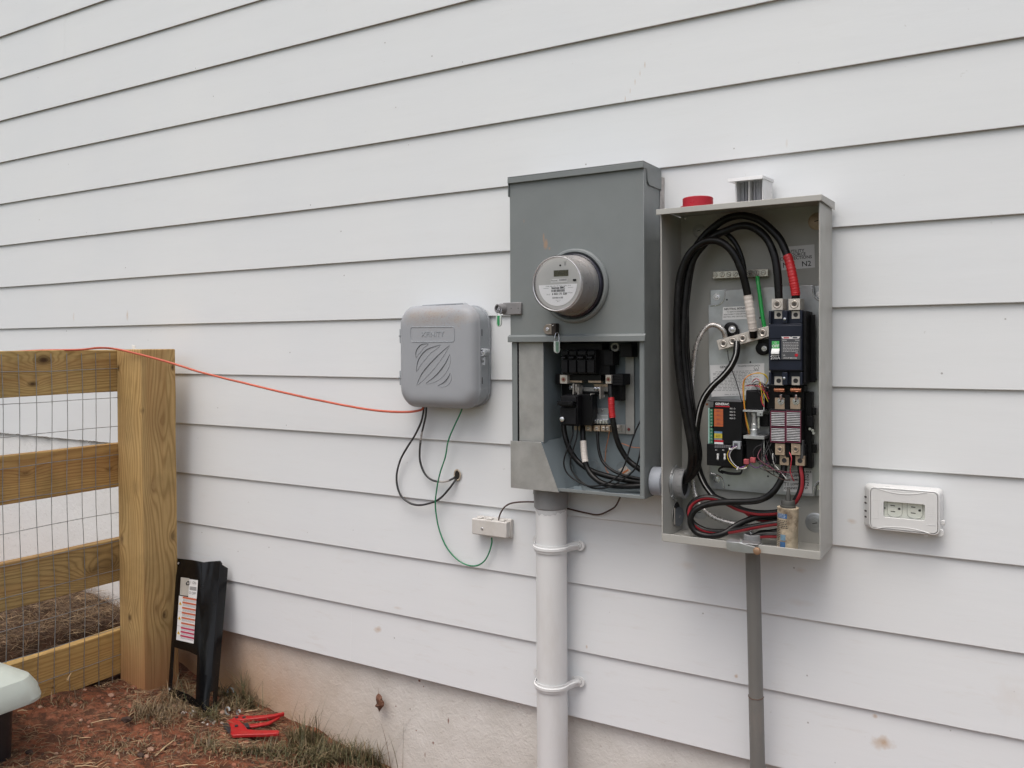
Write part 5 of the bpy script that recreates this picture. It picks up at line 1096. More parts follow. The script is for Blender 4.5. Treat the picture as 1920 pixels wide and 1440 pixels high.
# ---- things on top of the box
ztop_ = lambda y: TZ1+.002-.005*((-.009-y)/.147)
rc = at(1308.5, 381, -.10); rc.z = TZ1-.0005
cap = thing('red_cap', rc, 'round red plastic cap lying on top of the open box', 'cap')
mb = MB(); rd = .0345
mb.lathe([(rd, .0), (rd, .0225), (rd-.002, .024), (rd-.003, .024), (rd-.004, .014), (.001, .013)], rc, (0, 0, 1), RED, 48); mb.build('shell', cap, ang=30)
mb = MB(); mb.prism([rc+Vector(d) for d in ((-rd+.002, -.004, .006), (-rd-.006, -.003, .005), (-rd-.006, .003, .005), (-rd+.002, .004, .006))], (0, 0, .0025), RED); mb.build('pull_tab', cap)
br = at(1420, 376, -.07); br.z = TZ1+.001
vin = thing('vinyl_bracket', br, 'offcut of white square vinyl profile standing on top of the open box', 'bracket')
VG = mat('shaded_vinyl_inside', (.58, .58, .62), .5, var=.06); VW = mat('white_vinyl', (.70, .70, .71), .35, var=.03, dirt=((.55, .48, .36), .3), ds=14)  # white vinyl is greyed inside to carry the chamber's shading
ytf = -.095
X0 = at(1378.5, 360, ytf).x; X1 = at(1431, 355, ytf).x; Zt = at(1431, 328, ytf).z; Zb = TZ1-.0005
mb = MB(); mb.box(X1-.003, X1, ytf, -.012, Zb, Zt-.004, VW); mb.box(X0, X0+.003, ytf, -.012, Zb, Zt-.004, VW); mb.box(X0+.003, X1-.003, -.062, -.060, Zb, Zt-.004, VG)  # inner panel set forward so the deep chamber reads less dark
xm = (X0+X1)/2-.001; mb.box(xm-.0012, xm+.0012, ytf+.002, -.012, Zb, Zt-.004, VW); vinb = mb.build('profile_wall', vin, bevel=.0006)
mb = MB(); mb.prism([(X0-.013, ytf-.016, Zt-.011), (X0-.013, ytf-.014, Zt-.003), (X0-.013, -.009, Zt+.004), (X0-.013, -.009, Zt-.004), (X0-.013, ytf+.004, Zt-.008)], (X1-X0+.0155, 0, 0), VW); mb.build('flange', vin, bevel=.0008)
mb = MB()
for k in range(9):
    if k in (1, 2, 5, 7): x = X0+.006+(X1-X0-.012)*k/8; mb.obox((x, -.068, (Zb+Zt)/2-.002), (.0006, 0, 0), (0, .006, 0), (0, 0, (Zt-Zb)/2-.003), VG)
mb.build('inner_rib', vin)
# ============================================================ UTILITY (telecom) BOX
XB1 = -1.264; XB0 = at(754, 640, -.056).x; ZB1 = at(830, 573, -.07).z; ZB0 = at(830, 765, -.07).z
tel = thing('utility_box', ((XB0+XB1)/2, -.03, ZB0), 'rounded light grey plastic utility box with embossed stripes on its cover', 'utility box')
TELD = mat('utility_box_cover', (.345, .36, .385), .5, var=.025, vs=12, bs=.12, bscale=900, bd=.0004)
nt = TELD.node_tree; b = nt.nodes['Principled BSDF']; src = b.inputs['Base Color'].links[0].from_socket
v = coords(nt); L = []
for u, vv, rx, rz, wt in ((815, 588, .09, .020, .28), (778, 592, .05, .024, .28), (862, 596, .055, .022, .25), (800, 602, .09, .02, .15)):
    p = at(u, vv, -.08); L.append((p.x, p.z, rx, rz, wt))
c_ = mixc(nt, spots(nt, L, .2), src, (.42, .33, .24))
sp_ = math_(nt, 'MULTIPLY', ramp(nt, noise(nt, v, 260, 3, .8), [(.58, 0.), (.68, 1.)]), ramp(nt, N(nt, 'ShaderNodeSeparateXYZ').outputs[2], [(0, 1.), (1, 1.)]))
L2 = [(XB0+(XB1-XB0)*.55, ZB1-.03, .15, .055, 1)]
c_ = mixc(nt, math_(nt, 'MULTIPLY', ramp(nt, noise(nt, v, 260, 3, .8), [(.56, 0.), (.66, 1.)]), math_(nt, 'MULTIPLY', spots(nt, L2, .1), .7)), c_, (.30, .17, .12))
nt.links.new(c_, b.inputs['Base Color'])
mb = MB(); r = .052
mb.loft([rrect(XB0+.004, XB1-.001, ZB0+.003, ZB1-.001, r, y) for y in (-.003, -.049)], TEL); mb.loft([rrect(XB0+.001, XB1+.001, ZB0, ZB1+.001, r, y) for y in (-.002, -.010)], TEL)
mb.build('base', tel, bevel=.0012)
mb = MB()
prof = [(-.050, 0), (-.0575, 0), (-.0585, .0012), (-.0645, .0035), (-.072, .0085), (-.0775, .0155), (-.0805, .024), (-.0818, .034), (-.082, .045)]
mb.loft([rrect(XB0-.001+i, XB1+.002-i, ZB0-.001+i, ZB1+.002-i, max(.052-i*.55, .01), y, 8) for y, i in prof], TELD)
mb.build('cover', tel, ang=50)
YF = -.0822
def Zt_(x, y): return at(720+x/3.273, 540+y/3.273, YF)
DKG = mat('recess_shade_line', (.14, .15, .16), .55)
mb = MB()
def crescent(P, wd):
    Q = catmull([Zt_(*p) for p in P], 8); n_ = len(Q); lo = []
    for i, p in enumerate(Q):
        t = (Q[min(i+1, n_-1)]-Q[max(i-1, 0)]).normalized(); nn = Vector((t.z, 0, -t.x)); lo.append(p+nn*wd*math.sin(math.pi*i/(n_-1))**.8)
    mb.tube(Q, .0015, DKG, 6, 1, smooth=False, taper=lambda t: .35+.65*math.sin(math.pi*t))  # dark tube stands in for the shade along each stripe's upper edge
    mb.tube([p-Vector((0, .0002, 0)) for p in lo], .0006, TELD, 5, 1, smooth=False)
for P, wd in (([(196, 430), (198, 385), (228, 347), (272, 341)], .015), ([(197, 512), (212, 440), (262, 378), (347, 348)], .018), ([(200, 596), (236, 520), (312, 432), (402, 350)], .020), ([(255, 586), (322, 532), (376, 462), (404, 405)], .018), ([(329, 600), (368, 578), (394, 547), (406, 520)], .014)): crescent(P, wd)
fr = [Zt_(*p) for p in ((172, 240), (424, 238), (432, 250), (432, 320), (424, 330), (172, 330), (163, 318), (163, 252), (172, 240))]
mb.tube(fr, .0011, TEL, 6, 1, smooth=False)
a, b_ = Zt_(210, 286), Zt_(390, 282)
mb.text('XFINITY', (a+b_)/2+Vector((0, -.0002, 0)), .0195, TEL, (b_-a), (0, 0, 1), wide=1.1, ext=.0007)
mb.build('embossing', tel, ang=30)
for v0, v1 in ((617, 643.5), (695, 722)):
    x0, x1, z0, z1 = rect(750.5, v0, 757, v1, -.056); mb = MB(); mb.box(x0, x1+.008, -.060, -.040, z0, z1, TEL); mb.box(x0-.001, x0+.004, -.0625, -.050, z0+(z1-z0)*.45, z0+(z1-z0)*.6, TEL); mb.build('hinge', tel, bevel=.0012)
for v0, v1 in ((616, 631), (706, 721)):
    p0, p1 = atx(904, v0, XB1+.0005), atx(904, v1, XB1+.0005); mb = MB(); mb.box(XB1-.003, XB1+.0012, -.050, -.042, p1.z, p0.z, TEL); mb.box(XB1+.0004, XB1+.0014, -.0485, -.0445, p1.z+.002, p0.z-.002, INK); mb.build('clip_slot', tel)
p = atx(905.5, 661, XB1+.006)
mb = MB(); mb.lathe([(.0115, 0), (.0115, .022), (.010, .024), (.007, .024), (.0065, .016), (.0005, .016)], (XB1+.006, -.030, p.z), (0, -1, 0), TEL, 24, False); mb.box(XB1-.001, XB1+.013, -.050, -.046, p.z-.034, p.z-.004, TEL); mb.lathe([(.004, 0), (.004, .001)], (XB1+.006, -.0501, p.z-.023), (0, -1, 0), DKG, 12)
mb.build('latch', tel, bevel=.0006, ang=30)
mb = MB(); mb.lathe([(.006, 0), (.006, .006), (.0045, .0065), (.003, .004)], (XB1+.006, -.046, p.z), (0, -1, 0), STEEL, 16); mb.build('latch_screw', tel)
mb = MB(); x0 = at(788, 572, -.04).x; x1 = at(876, 572, -.04).x; mb.prism([(x0, -.045, ZB1-.002), (x0+.012, -.045, ZB1+.005), (x1-.012, -.045, ZB1+.007), (x1, -.045, ZB1-.002)], (0, .022, 0), TEL); mb.box(x0+.06, x1-.035, -.0457, -.044, ZB1+.0015, ZB1+.0035, INK); mb.build('top_ridge', tel, bevel=.0008)

# ---- cables outside
def W(*p): return U(*p)
cable('orange_cable', [(-2.702, -1.5, -.094), (-2.702, -1.1, -.096), (-2.702, -.75, -.096), (-2.700, -.56, -.0945), (-2.690, -.43, -.090), U(150, 655.5, -.345), U(182, 652.5, -.29), U(215, 654, -.225), U(262, 664.5, -.208), U(327, 682.5, -.18), U(381, 699, -.15), U(472.8, 722, -.11), U(564.5, 743.5, -.085), U(656, 762, -.065), U(710, 770, -.055), U(760, 772.5, -.045), U(788, 769, -.035), U(795, 762, -.03)], .0035, ORG,
      'orange-red cable strung from the fence top over the post to the utility box', None, 10)
CB = mat('painted_black_jacket', (.035, .035, .037), .45, var=.2, vs=30)
nt = CB.node_tree; b = nt.nodes['Principled BSDF']; src = b.inputs['Base Color'].links[0].from_socket
nt.links.new(mixc(nt, ramp(nt, noise(nt, coords(nt), 13, 4, .6), [(.55, 0.), (.6, 1.)]), src, (.42, .40, .38)), b.inputs['Base Color'])
g6 = 'black cables looping from the utility box to the hole in the wall'
cable('service_cable', [U(*p) for p in ((795, 760, -.03), (793.5, 775, -.03), (789, 793, -.028), (778, 816, -.022), (764, 838, -.018), (751, 862, -.014), (744, 888, -.012), (745, 912, -.012), (754, 932, -.012), (772, 944.8, -.012), (793.3, 946.4, -.013), (820.8, 937.5, -.014), (840, 919, -.014), (852, 903, -.01), (858, 893, .012))], .0030, CB,
      'black paint-smeared cable in the wider, lower loop below the utility box', g6)
cable('service_cable', [U(*p) for p in ((799.5, 760, -.03), (798.5, 778, -.03), (795.5, 793, -.028), (790.5, 815, -.02), (787.3, 840, -.015), (788, 866, -.013), (796.4, 888, -.012), (811, 900.5, -.013), (832, 903, -.014), (848, 898, -.01), (858, 890, .012))], .0030, CB,
      'black paint-smeared cable in the narrower, upper loop below the utility box', g6)
mb = MB(); c = U(857.5, 891, -.0005)
n_ = 24; ring = []
for k in range(n_):
    a = math.tau*k/n_; rr_ = 1+.18*mnoise.noise(Vector((math.cos(a)*2, math.sin(a)*2, 5)))
    ring.append((math.cos(a)*rr_, math.sin(a)*rr_))
mb.add([c+Vector((x*.0085, -.0003, z*.0125)) for x, z in ring], [tuple(range(n_))], mat('hole_dark', (.02, .016, .013), .9), True)
mb.loft([[c+Vector((x*.0085, -.0004, z*.0125)) for x, z in ring], [c+Vector((x*.0105, -.0022, z*.0150)) for x, z in ring], [c+Vector((x*.013, -.0002, z*.0175)) for x, z in ring]], mat('old_foam', (.45, .38, .30), .8, var=.3, vs=120), False, False)
tag(mb.build('cable_hole', recalc=False), 'rough hole in the siding where the black cables enter', 'hole')
cable('green_ground_wire', [U(*p) for p in ((868, 758, -.03), (864, 773, -.029), (851.4, 799.7, -.025), (840.7, 826, -.021), (834.8, 857, -.018), (826, 884, -.017), (819.5, 912.7, -.018), (816.3, 943, -.017), (818.5, 970, -.014), (825, 998, -.013), (838, 1027, -.012), (856, 1048, -.011), (875, 1059, -.011), (893, 1061, -.011), (908, 1052, -.012), (917, 1036, -.013), (922, 1018, -.016), (922, 1008, -.018))], .0021, GRNW,
      'dark green ground wire hanging from the utility box to the small white block', None, 8, cat='wire')
cable('brown_ground_wire', [U(*p) for p in ((933, 990, -.016), (934.8, 976, -.016), (939, 961, -.015), (950, 947.5, -.013), (968, 942, -.011), (1002.6, 941, -.008), (1030, 945, -.006), (1060, 952.5, -.006), (1098, 961.5, -.008), (1123, 965, -.010), (1144.7, 956, -.016), (1155, 948, -.022), (1163, 932, -.03))], .0022, BROWNW,
      'thin brown wire running behind the white conduit to the meter panel', None, 8, cat='wire')
# ---- bonding block
blk = thing('bonding_block', (-1.18, -.015, -.47), 'small white plastic grounding block screwed to the siding', 'grounding block')
q0 = rect(884.5, 975, 946, 1006, -.030); WB = mat('aged_white_plastic', (.62, .60, .57), .45, var=.04, dirt=((.4, .36, .3), .3), ds=20)
mb = MB(); mb.box(q0[0], q0[1]+.006, -.030, -.008, q0[2]+.001, q0[3]-.001, WB); mb.build('cover', blk, bevel=.003, seg=3)
mb = MB(); mb.box(q0[0]+.004, q0[1]+.008, -.010, .004, q0[2]-.001, q0[3]+.003, WB)
for k in (.12, .42, .8): mb.box(q0[0]+(q0[1]-q0[0])*k, q0[0]+(q0[1]-q0[0])*k+.016, -.024, -.012, q0[3]-.001, q0[3]+.003, WB)
mb.build('base', blk, bevel=.0015)
mb = MB(); p = U(904, 991.5, -.0302); mb.lathe([(.0038, 0), (.0038, .0008), (.003, .0014), (.0015, .0012)], p, (0, -1, 0), STEEL, 16); mb.lathe([(.0012, .0013), (.0012, .0016)], p, (0, -1, 0), INK, 6); mb.build('screw', blk)

# ---- white PVC service conduit
PX, PY, PR = -1.0475, -.052, .0405
pvc = thing('service_conduit', (PX, PY, -1.45), 'fat white painted conduit rising from the ground to the meter panel', 'conduit')
mb = MB(); zc2 = at(1031, 955, -.09).z
mb.lathe([(PR, -1.5), (PR, -1.2), (PR, -.95), (PR, -.7), (PR, MZ0-.005)], (PX, PY, 0), (0, 0, 1), PVCW, 56); mb.build('pipe', pvc, ang=30)
mb = MB(); mb.lathe([(PR+.001, zc2-.004), (PR+.0035, zc2-.001), (PR+.0055, MZ0-.012), (PR+.0055, MZ0+.0005)], (PX, PY, 0), (0, 0, 1), PVCG, 56, False)
for a in (-60, 18): mb.obox((PX+math.cos(R(a-90))*(PR+.0045), PY+math.sin(R(a-90))*(PR+.0045), MZ0-.012), (.0012, 0, 0), (0, .0012, 0), (0, 0, .009), PVCG)
mb.build('coupling', pvc, ang=30)
mb = MB(); n_ = 40; vs_ = []; fs_ = []
for i in range(n_+1):
    a = R(-190+200*i/n_); dz = .010+.006*mnoise.noise(Vector((i*.35, 0, 1)))+(.006 if 12 < i < 30 else 0); d = Vector((math.cos(a), math.sin(a), 0))
    vs_ += [Vector((PX, PY, 0))+d*(PR+.0011)+Vector((0, 0, zc2+.001)), Vector((PX, PY, 0))+d*(PR+.0005)+Vector((0, 0, zc2-dz))]
mb.add(vs_, [(2*i, 2*i+2, 2*i+3, 2*i+1) for i in range(n_)], mat('glue_smear', (.56, .57, .58), .25, var=.05)); mb.build('glue_smear', pvc, recalc=False)
def strap(v, label, left_ear):
    pr_ = U(1085.5, v, -.006); st = thing('pipe_strap', (PX, PY, pr_.z-.01), label, 'pipe strap', 'white straps holding the conduit')
    zc_ = pr_.z-.001; R_ = PR+.0022
    path = [Vector((pr_.x-.012, -.004, 0)), Vector((PX+.058, -.006, 0)), Vector((PX+.051, -.014, 0)), Vector((PX+.0455, -.030, 0))]
    path += [Vector((PX+math.cos(a)*R_, PY+math.sin(a)*R_, 0)) for a in (R(10-k*10) for k in range(20))]
    path += [Vector((PX-.0455, -.030, 0)), Vector((PX-.050, -.012, 0)), Vector((PX-.054, -.004, 0))]
    rings = []
    for i, p in enumerate(path):
        t = (path[min(i+1, len(path)-1)]-path[max(i-1, 0)]).normalized(); nn = Vector((-t.y, t.x, 0)); 
        if (p-Vector((PX, PY, 0))).dot(nn) < 0 and 2 < i < len(path)-3: nn = -nn
        if i <= 2: nn = Vector((0, -1, 0)) if nn.y > 0 else nn
        if nn.y > 0 and i > len(path)-4: nn = -nn
        h = .0105 if 0 < i < len(path)-1 else .011
        prf = ((-h, 0), (-h, .0018), (-h*.45, .0022), (-h*.3, .0052), (h*.3, .0052), (h*.45, .0022), (h, .0018), (h, 0))
        if i < 2: prf = ((-h, 0), (-h, .0018), (-h*.45, .0022), (-h*.3, .0026), (h*.3, .0026), (h*.45, .0022), (h, .0018), (h, 0))
        rings.append([p+nn*b_+Vector((0, 0, zc_+a)) for a, b_ in prf])
    mb = MB(); mb.loft(rings, PVCW); mb.build('band', st, ang=50)
    for (ex, sg) in ((pr_.x, 1),)+(((PX-.066, -1),) if left_ear else ((PX-.066, -1),)):
        mb = MB(); pts = [Vector((ex+math.cos(a)*.0165, -.0035, zc_+math.sin(a)*.0145)) for a in (math.tau*k/20 for k in range(20))]; mb.prism(pts, (0, -.0028, 0), PVCW); mb.box(min(ex, ex-sg*.02), max(ex, ex-sg*.02), -.0062, -.003, zc_-.0105, zc_+.0105, PVCW); mb.build('ear', st, bevel=.0006)
        mb = MB(); mb.lathe([(.0086, 0), (.0086, .0003)], (ex, -.0063, zc_), (0, -1, 0), INKG, 20); bolt(mb, (ex, -.0064, zc_), .0048, PVCW, washer=.0078, md=INKG); mb.build('screw', st)
strap(1022, 'upper white strap holding the conduit, just below the meter panel', True)
strap(1277.5, 'lower white strap holding the conduit, near the foundation', False)

# ---- grey conduit below the switch box
gc = thing('grey_conduit', (hx.x, -.05, -1.5), 'thin grey plastic conduit running down from the open switch box', 'conduit')
mb = MB(); top = Vector((hx.x, -.085, TZ0+.001)); bot = at(1420.5, 1436, -.045); d_ = (bot-top); r_g = .0162
GP = mat('aged_grey_pvc', (.185, .185, .175), .5, var=.1, vs=12, bs=.1, dirt=((.30, .25, .21), .4), ds=12, stretch=(1, 1, .3))
mb.tube([top, top+d_*.33, top+d_*.66, bot, bot+d_*.9], r_g, GP, 32, 1, smooth=False); mb.build('pipe', gc, ang=40)
mb = MB(); mb.tube([top+Vector((0, 0, .0005)), top+d_.normalized()*.012], .0195, mat('pipe_cement', (.035, .032, .03), .4), 28, 1, smooth=False, taper=lambda t: 1-.14*t); mb.build('locknut', gc, ang=30)
jt = top+d_*((at(1420, 1307, -.06).z-top.z)/d_.z)
mb = MB()
P = []
ax_ = d_.normalized(); a_ = ax_.orthogonal().normalized(); b2_ = ax_.cross(a_)
mb.tube([jt+(a_*math.cos(t)+b2_*math.sin(t))*(r_g+.0001)+Vector((0, 0, .0022*mnoise.noise(Vector((math.cos(t)*2, math.sin(t)*2, 1)))))-Vector((0, 0, 0))*(1) for t in (math.tau*k/30 for k in range(31))], .0014, mat('joint_glue', (.10, .06, .04), .5), 5, 1, smooth=False); mb.build('joint', gc)
mb = MB(); mb.tube([jt, jt+ax_*.3], r_g+.0006, GP, 32, 1, smooth=False); mb.build('lower_sleeve', gc, ang=40)

# ---- outlet
def O(x, y, yy=-.036): return at(1590+x/9, 880+y/9, yy)
ocv = thing('outlet_box', (-.21, -.02, -.49), 'white weatherproof outlet with a clear window on the bare siding', 'outlet')
fx0, fx1 = O(350, 660).x, O(1548, 740).x; fz0, fz1 = (O(400, 1020).z+O(1500, 1110).z)/2, (O(400, 290).z+O(1480, 372).z)/2
OW = mat('outlet_white', (.72, .725, .72), .35, var=.02)
mb = MB(); mb.loft([rrect(fx0-.0125, fx1+.004, fz0-.003, fz1+.002, .010, -.001), rrect(fx0-.0115, fx1+.003, fz0-.002, fz1+.001, .010, -.014), rrect(fx0, fx1, fz0, fz1, .011, -.028), rrect(fx0, fx1, fz0, fz1, .011, -.0335), rrect(fx0+.0014, fx1-.0014, fz0+.0014, fz1-.0014, .010, -.0350), rrect(fx0+.0028, fx1-.0028, fz0+.0028, fz1-.0028, .009, -.0350), rrect(fx0+.0032, fx1-.0032, fz0+.0032, fz1-.0032, .009, -.0335)], OW, True, False); mb.build('base', ocv, ang=35)
wx0, wx1, wz0, wz1 = O(598, 690).x, O(1298, 720).x, (O(650, 812).z+O(1250, 858).z)/2, (O(650, 548).z+O(1250, 590).z)/2
mb = MB(); a = rrect(fx0+.0042, fx1-.0042, fz0+.0042, fz1-.0042, .008, -.0362); b_ = rrect(wx0, wx1, wz0, wz1, .004, -.0362)
bk_ = [Vector((p.x, -.0248, p.z)) for p in b_]; af = [Vector((p.x, -.0335, p.z)) for p in a]
mb.loft([af, a, b_, bk_], OW, False, False)
o_ = mb.build('lid', ocv, bevel=.0006, ang=35)
mb = MB()      # curved finger scallops moulded along both long edges
def sc_(P, rr_): mb.tube([O(x, y, -.0364) for x, y in P], rr_, OW, 6)
sc_(((470, 1000), (620, 978), (800, 975), (1000, 990), (1200, 1030), (1390, 1088)), .0008); sc_(((480, 320), (600, 355), (760, 395), (950, 420), (1150, 415), (1330, 390)), .0008)
mb.tube([O(x, y, -.0364) for x, y in ((385, 505), (510, 515), (515, 830), (385, 808))], .0004, OW, 5, 1, smooth=False); mb.tube([O(x, y, -.0364) for x, y in ((1320, 880), (1322, 935), (1490, 945))], .0004, OW, 5, 1, smooth=False)
for k in range(7): mb.obox(O(1400, 600+k*38, -.0363), (.007, 0, -.0003), (0, .0002, 0), (0, 0, .0004), OW)
mb.build('moulding', o_)
RC = mat('receptacle_almond', (.82, .82, .77), .4, var=.02); RD_ = mat('slot_dark', (.07, .065, .06), .6)
mb = MB(); mb.box(fx0+.004, fx1-.004, -.0245, -.022, fz0+.004, fz1-.004, RC)
for x0_, x1_, y0_ in ((665, 915, 600), (1000, 1258, 615)):
    c0, c1 = O(x0_, 680, -.0255).x, O(x1_, 680, -.0255).x; zt_, zb2 = wz1+.002, O((x0_+x1_)/2, 805+(x0_-665)*.09, -.0255).z; r_c = (c1-c0)/2
    pts = [Vector(((c0+c1)/2+r_c*math.cos(a)*1, -.0262, zb2+.009+.009*math.sin(a))) for a in (R(180+15*k) for k in range(13))]
    mb.prism([Vector((c0, -.0262, zt_))]+pts+[Vector((c1, -.0262, zt_))], (0, .0018, 0), RC)
    outl = [Vector((c0, -.0262, zt_))]+pts+[Vector((c1, -.0262, zt_))]; mb.tube([p+Vector((0, -.0001, 0)) for p in outl], .00035, mat('seam_grey', (.16, .16, .14), .6), 4, 1, smooth=False)
mb.build('receptacle', ocv, bevel=.0004)
mb = MB()
for x_, y_, w_, h_ in ((755, 612, 38, 9), (758, 712, 38, 9), (1100, 638, 36, 9), (1100, 738, 40, 9)): mb.obox(O(x_, y_, -.0266), ((O(x_+w_, y_).x-O(x_, y_).x), 0, -.0002), (0, .0002, 0), (0, 0, .0009), RD_)
for x_, y_ in ((862, 668), (1208, 695)): mb.lathe([(.0023, 0), (.0023, .0003)], O(x_-3, y_, -.0264), (0, -1, 0), RD_, 16); mb.obox(O(x_+10, y_, -.0266), (.0014, 0, 0), (0, .0002, 0), (0, 0, .0022), RD_)
mb.box(wx0+.0006, wx0+.0025, -.0262, -.0250, (wz0+wz1)/2-.001, (wz0+wz1)/2+.003, RD_)
mb.build('slot', ocv)
GW = clear_mat('window_plastic', (.985, .99, .98), .05, 1.12)
mb = MB(); mb.loft([rrect(wx0-.0002, wx1+.0002, wz0-.0002, wz1+.0002, .004, y) for y in (-.0335, -.0325)], GW); mb.build('window', ocv)
for y_ in (470, 570, 705, 805):
    p = O(322, y_, -.020); mb = MB(); mb.prism([(fx0-.0117, -.0150, p.z-.0017), (fx0-.0075, -.0205, p.z-.0017), (fx0-.0060, -.0195, p.z-.0017), (fx0-.0102, -.0140, p.z-.0017)], (0, 0, .0034), RD_); mb.build('vent_slot', ocv)
mb = MB(); p = O(1610, 900, -.02); mb.box(fx1, fx1+.009, -.022, -.018, p.z-.0055, p.z+.0055, OW); mb.build('lock_tab', ocv, bevel=.002)
mb = MB(); p = O(1545, 1070, -.02); mb.loft([rrect(fx1-.012, fx1+.0065, fz0-.0035, fz0+.012, .006, y) for y in (-.012, -.026)], OW); x_ = O(1320, 1160, -.02).x; mb.prism([(x_-.006, -.026, fz0-.0005), (x_+.006, -.026, fz0-.0005), (x_+.004, -.026, fz0-.007), (x_-.004, -.026, fz0-.007)], (0, .010, 0), OW); mb.build('hinge_knuckle', ocv, bevel=.0008)

# ============================================================ THINGS ON THE GROUND
# ---- black sheet-metal cover leaning against the wall
cvr = thing('black_cover', (-2.4, -.1, -1.27), 'glossy black sheet-metal cover with warning labels leaning between post and wall', 'metal cover')
topP = [(332, 1047, -.060), (337, 1047.5, -.0605), (360, 1050, -.062), (376, 1053, -.061), (382, 1054, -.056), (390, 1053, -.047), (402, 1052, -.042), (413, 1051.5, -.042), (417, 1056, -.036), (428, 1063, -.016)]
botP = [(314, 1303, -.160), (321, 1305, -.161), (352, 1317, -.166), (366, 1327, -.169), (371, 1332, -.171), (377, 1338, -.172), (384, 1343, -.168), (391, 1344, -.155), (398, 1339, -.140), (406, 1329, -.120)]
TPo = [U(*p) for p in topP]; BPo = [U(*p) for p in botP]
rows = [0, .01, .1, .2, .3, .4, .5, .6, .655, .67, .75, .82, .85, .9, .945, .96, 1]
GBK = mat('black_gloss_coat', (.004, .004, .0045), .2, var=.1, vs=8, spec=.35)
def SP(i, t):
    p = TPo[i].lerp(BPo[i], t)
    if i in (5, 6): p = p+Vector((-.003, -.007, 0))*math.exp(-((t-.28)/.16)**2)*(1 if i == 6 else .7)
    if i == 9 and t < .06: p = p
    return p
vs_ = [SP(i, t) for t in rows for i in range(10)]; fs_ = []
for r__ in range(len(rows)-1):
    tm = (rows[r__]+rows[r__+1])/2
    for i in range(9):
        if 1 <= i <= 2 and .655 < tm < .945: continue
        if i == 7 and .85 < tm < .945: continue
        if i == 8 and tm < .02: continue
        fs_.append((r__*10+i, r__*10+i+1, (r__+1)*10+i+1, (r__+1)*10+i))
mb = MB(); mb.add(vs_, fs_, GBK); o_ = mb.build('panel', cvr, ang=55, recalc=False)
s_ = o_.modifiers.new('solid', 'SOLIDIFY'); s_.thickness = .0025; s_.offset = 1; b_ = o_.modifiers.new('bevel', 'BEVEL'); b_.width = .0008; b_.segments = 2; b_.limit_method = 'ANGLE'
# flat-part plane
pn = (TPo[3]-TPo[0]).cross(BPo[0]-TPo[0]).normalized()
if pn.y > 0: pn = -pn
def onp(u, v, off=.004): d = ray(u, v); p0 = TPo[0]+pn*off; return CP+d*((p0-CP).dot(pn)/d.dot(pn))
def ZC(x, y, off=.0045): return onp(310+x/4.5, 1040+y/4.5, off)
def quadp(mb, P, m, off=.0045, th=.0004): q_ = [ZC(x, y, off) for x, y in P]; mb.prism(q_, -pn*th, m)
mb = MB(); q4 = [(115, 345), (262, 372), (238, 750), (92, 718)]
quadp(mb, [(203, 206), (275, 216), (264, 371), (193, 358)], LBL)
quadp(mb, q4, LBL)
def bil(fx, fy): 
    a = [q4[0][k]+(q4[1][k]-q4[0][k])*fx for k in (0, 1)]; b__ = [q4[3][k]+(q4[2][k]-q4[3][k])*fx for k in (0, 1)]; return tuple(a[k]+(b__[k]-a[k])*fy for k in (0, 1))
ORL = mat('warning_orange', (.48, .11, .045), .5); MGL = mat('danger_magenta', (.42, .02, .08), .5)
ttl = ['WARNING']*6+['DANGER']*3
rxv = (ZC(262, 372)-ZC(115, 345)).normalized(); upv = (ZC(115, 345)-ZC(92, 718)).normalized()
r_ = random.Random(2)
for k, fy in enumerate((.005, .115, .235, .345, .46, .58, .685, .775, .865)):
    quadp(mb, [bil(.22, fy), bil(.995, fy), bil(.995, fy+.04), bil(.22, fy+.04)], ORL if k < 6 else MGL, .0049)
    for j in range(3 if k < 6 else 2):
        x_ = .25
        while x_ < .95:
            w_ = min(r_.uniform(.03, .12), .97-x_); yy_ = fy+.052+j*.017; quadp(mb, [bil(x_, yy_), bil(x_+w_, yy_), bil(x_+w_, yy_+.007), bil(x_, yy_+.007)], INKG, .0049); x_ += w_+.02
YLW = mat('warning_yellow', (.70, .42, .03), .5)
for fy in (.17, .50, .83):
    quadp(mb, [bil(.10, fy-.04), bil(.19, fy+.035), bil(.02, fy+.03)], YLW, .0049); quadp(mb, [bil(.095, fy-.012), bil(.115, fy-.012), bil(.11, fy+.022), bil(.10, fy+.022)], INK, .0052)
for fy in (.345, .675): quadp(mb, [bil(0, fy), bil(.2, fy), bil(.2, fy+.004), bil(0, fy+.004)], INKG, .0049)
mb.text('I  ON', ZC(236, 238, .005), .0125, INK, rxv, upv); mb.text('O OFF', ZC(228, 326, .005), .0125, INK, rxv, upv)
for j in range(4): quadp(mb, [(205, 268+j*8), (262, 276+j*8), (262, 280+j*8), (205, 272+j*8)], INK, .0049)
mb.build('warning_label', cvr, recalc=False)
mb = MB(); quadp(mb, [(131, 190), (203, 200), (196, 350), (122, 340)], mat('window_beige', (.42, .40, .36), .6), .0042); quadp(mb, [(172, 240), (188, 222), (203, 224), (203, 258), (176, 258)], INK, .0048); quadp(mb, [(184, 236), (196, 234), (197, 250), (184, 250)], mat('window_beige', (.42, .40, .36), .6), .0051); mb.build('handle_opening', cvr, recalc=False)
mb = MB()
for u, v, i in ((334.5, 1056, 0), (318, 1292, 0)): mb.lathe([(.004, 0), (.004, .0006)], onp(u, v, .0035), pn, mat('hole_light', (.40, .38, .36), .6), 12)
for u, v in ((412.5, 1154, ), (406, 1244)): p = U(u, v, -.06 if v < 1200 else -.10); mb.lathe([(.004, 0), (.004, .0006)], p, (.6, -.8, 0), mat('hole_light', (.40, .38, .36), .6), 12)
mb.build('screw_hole', cvr)

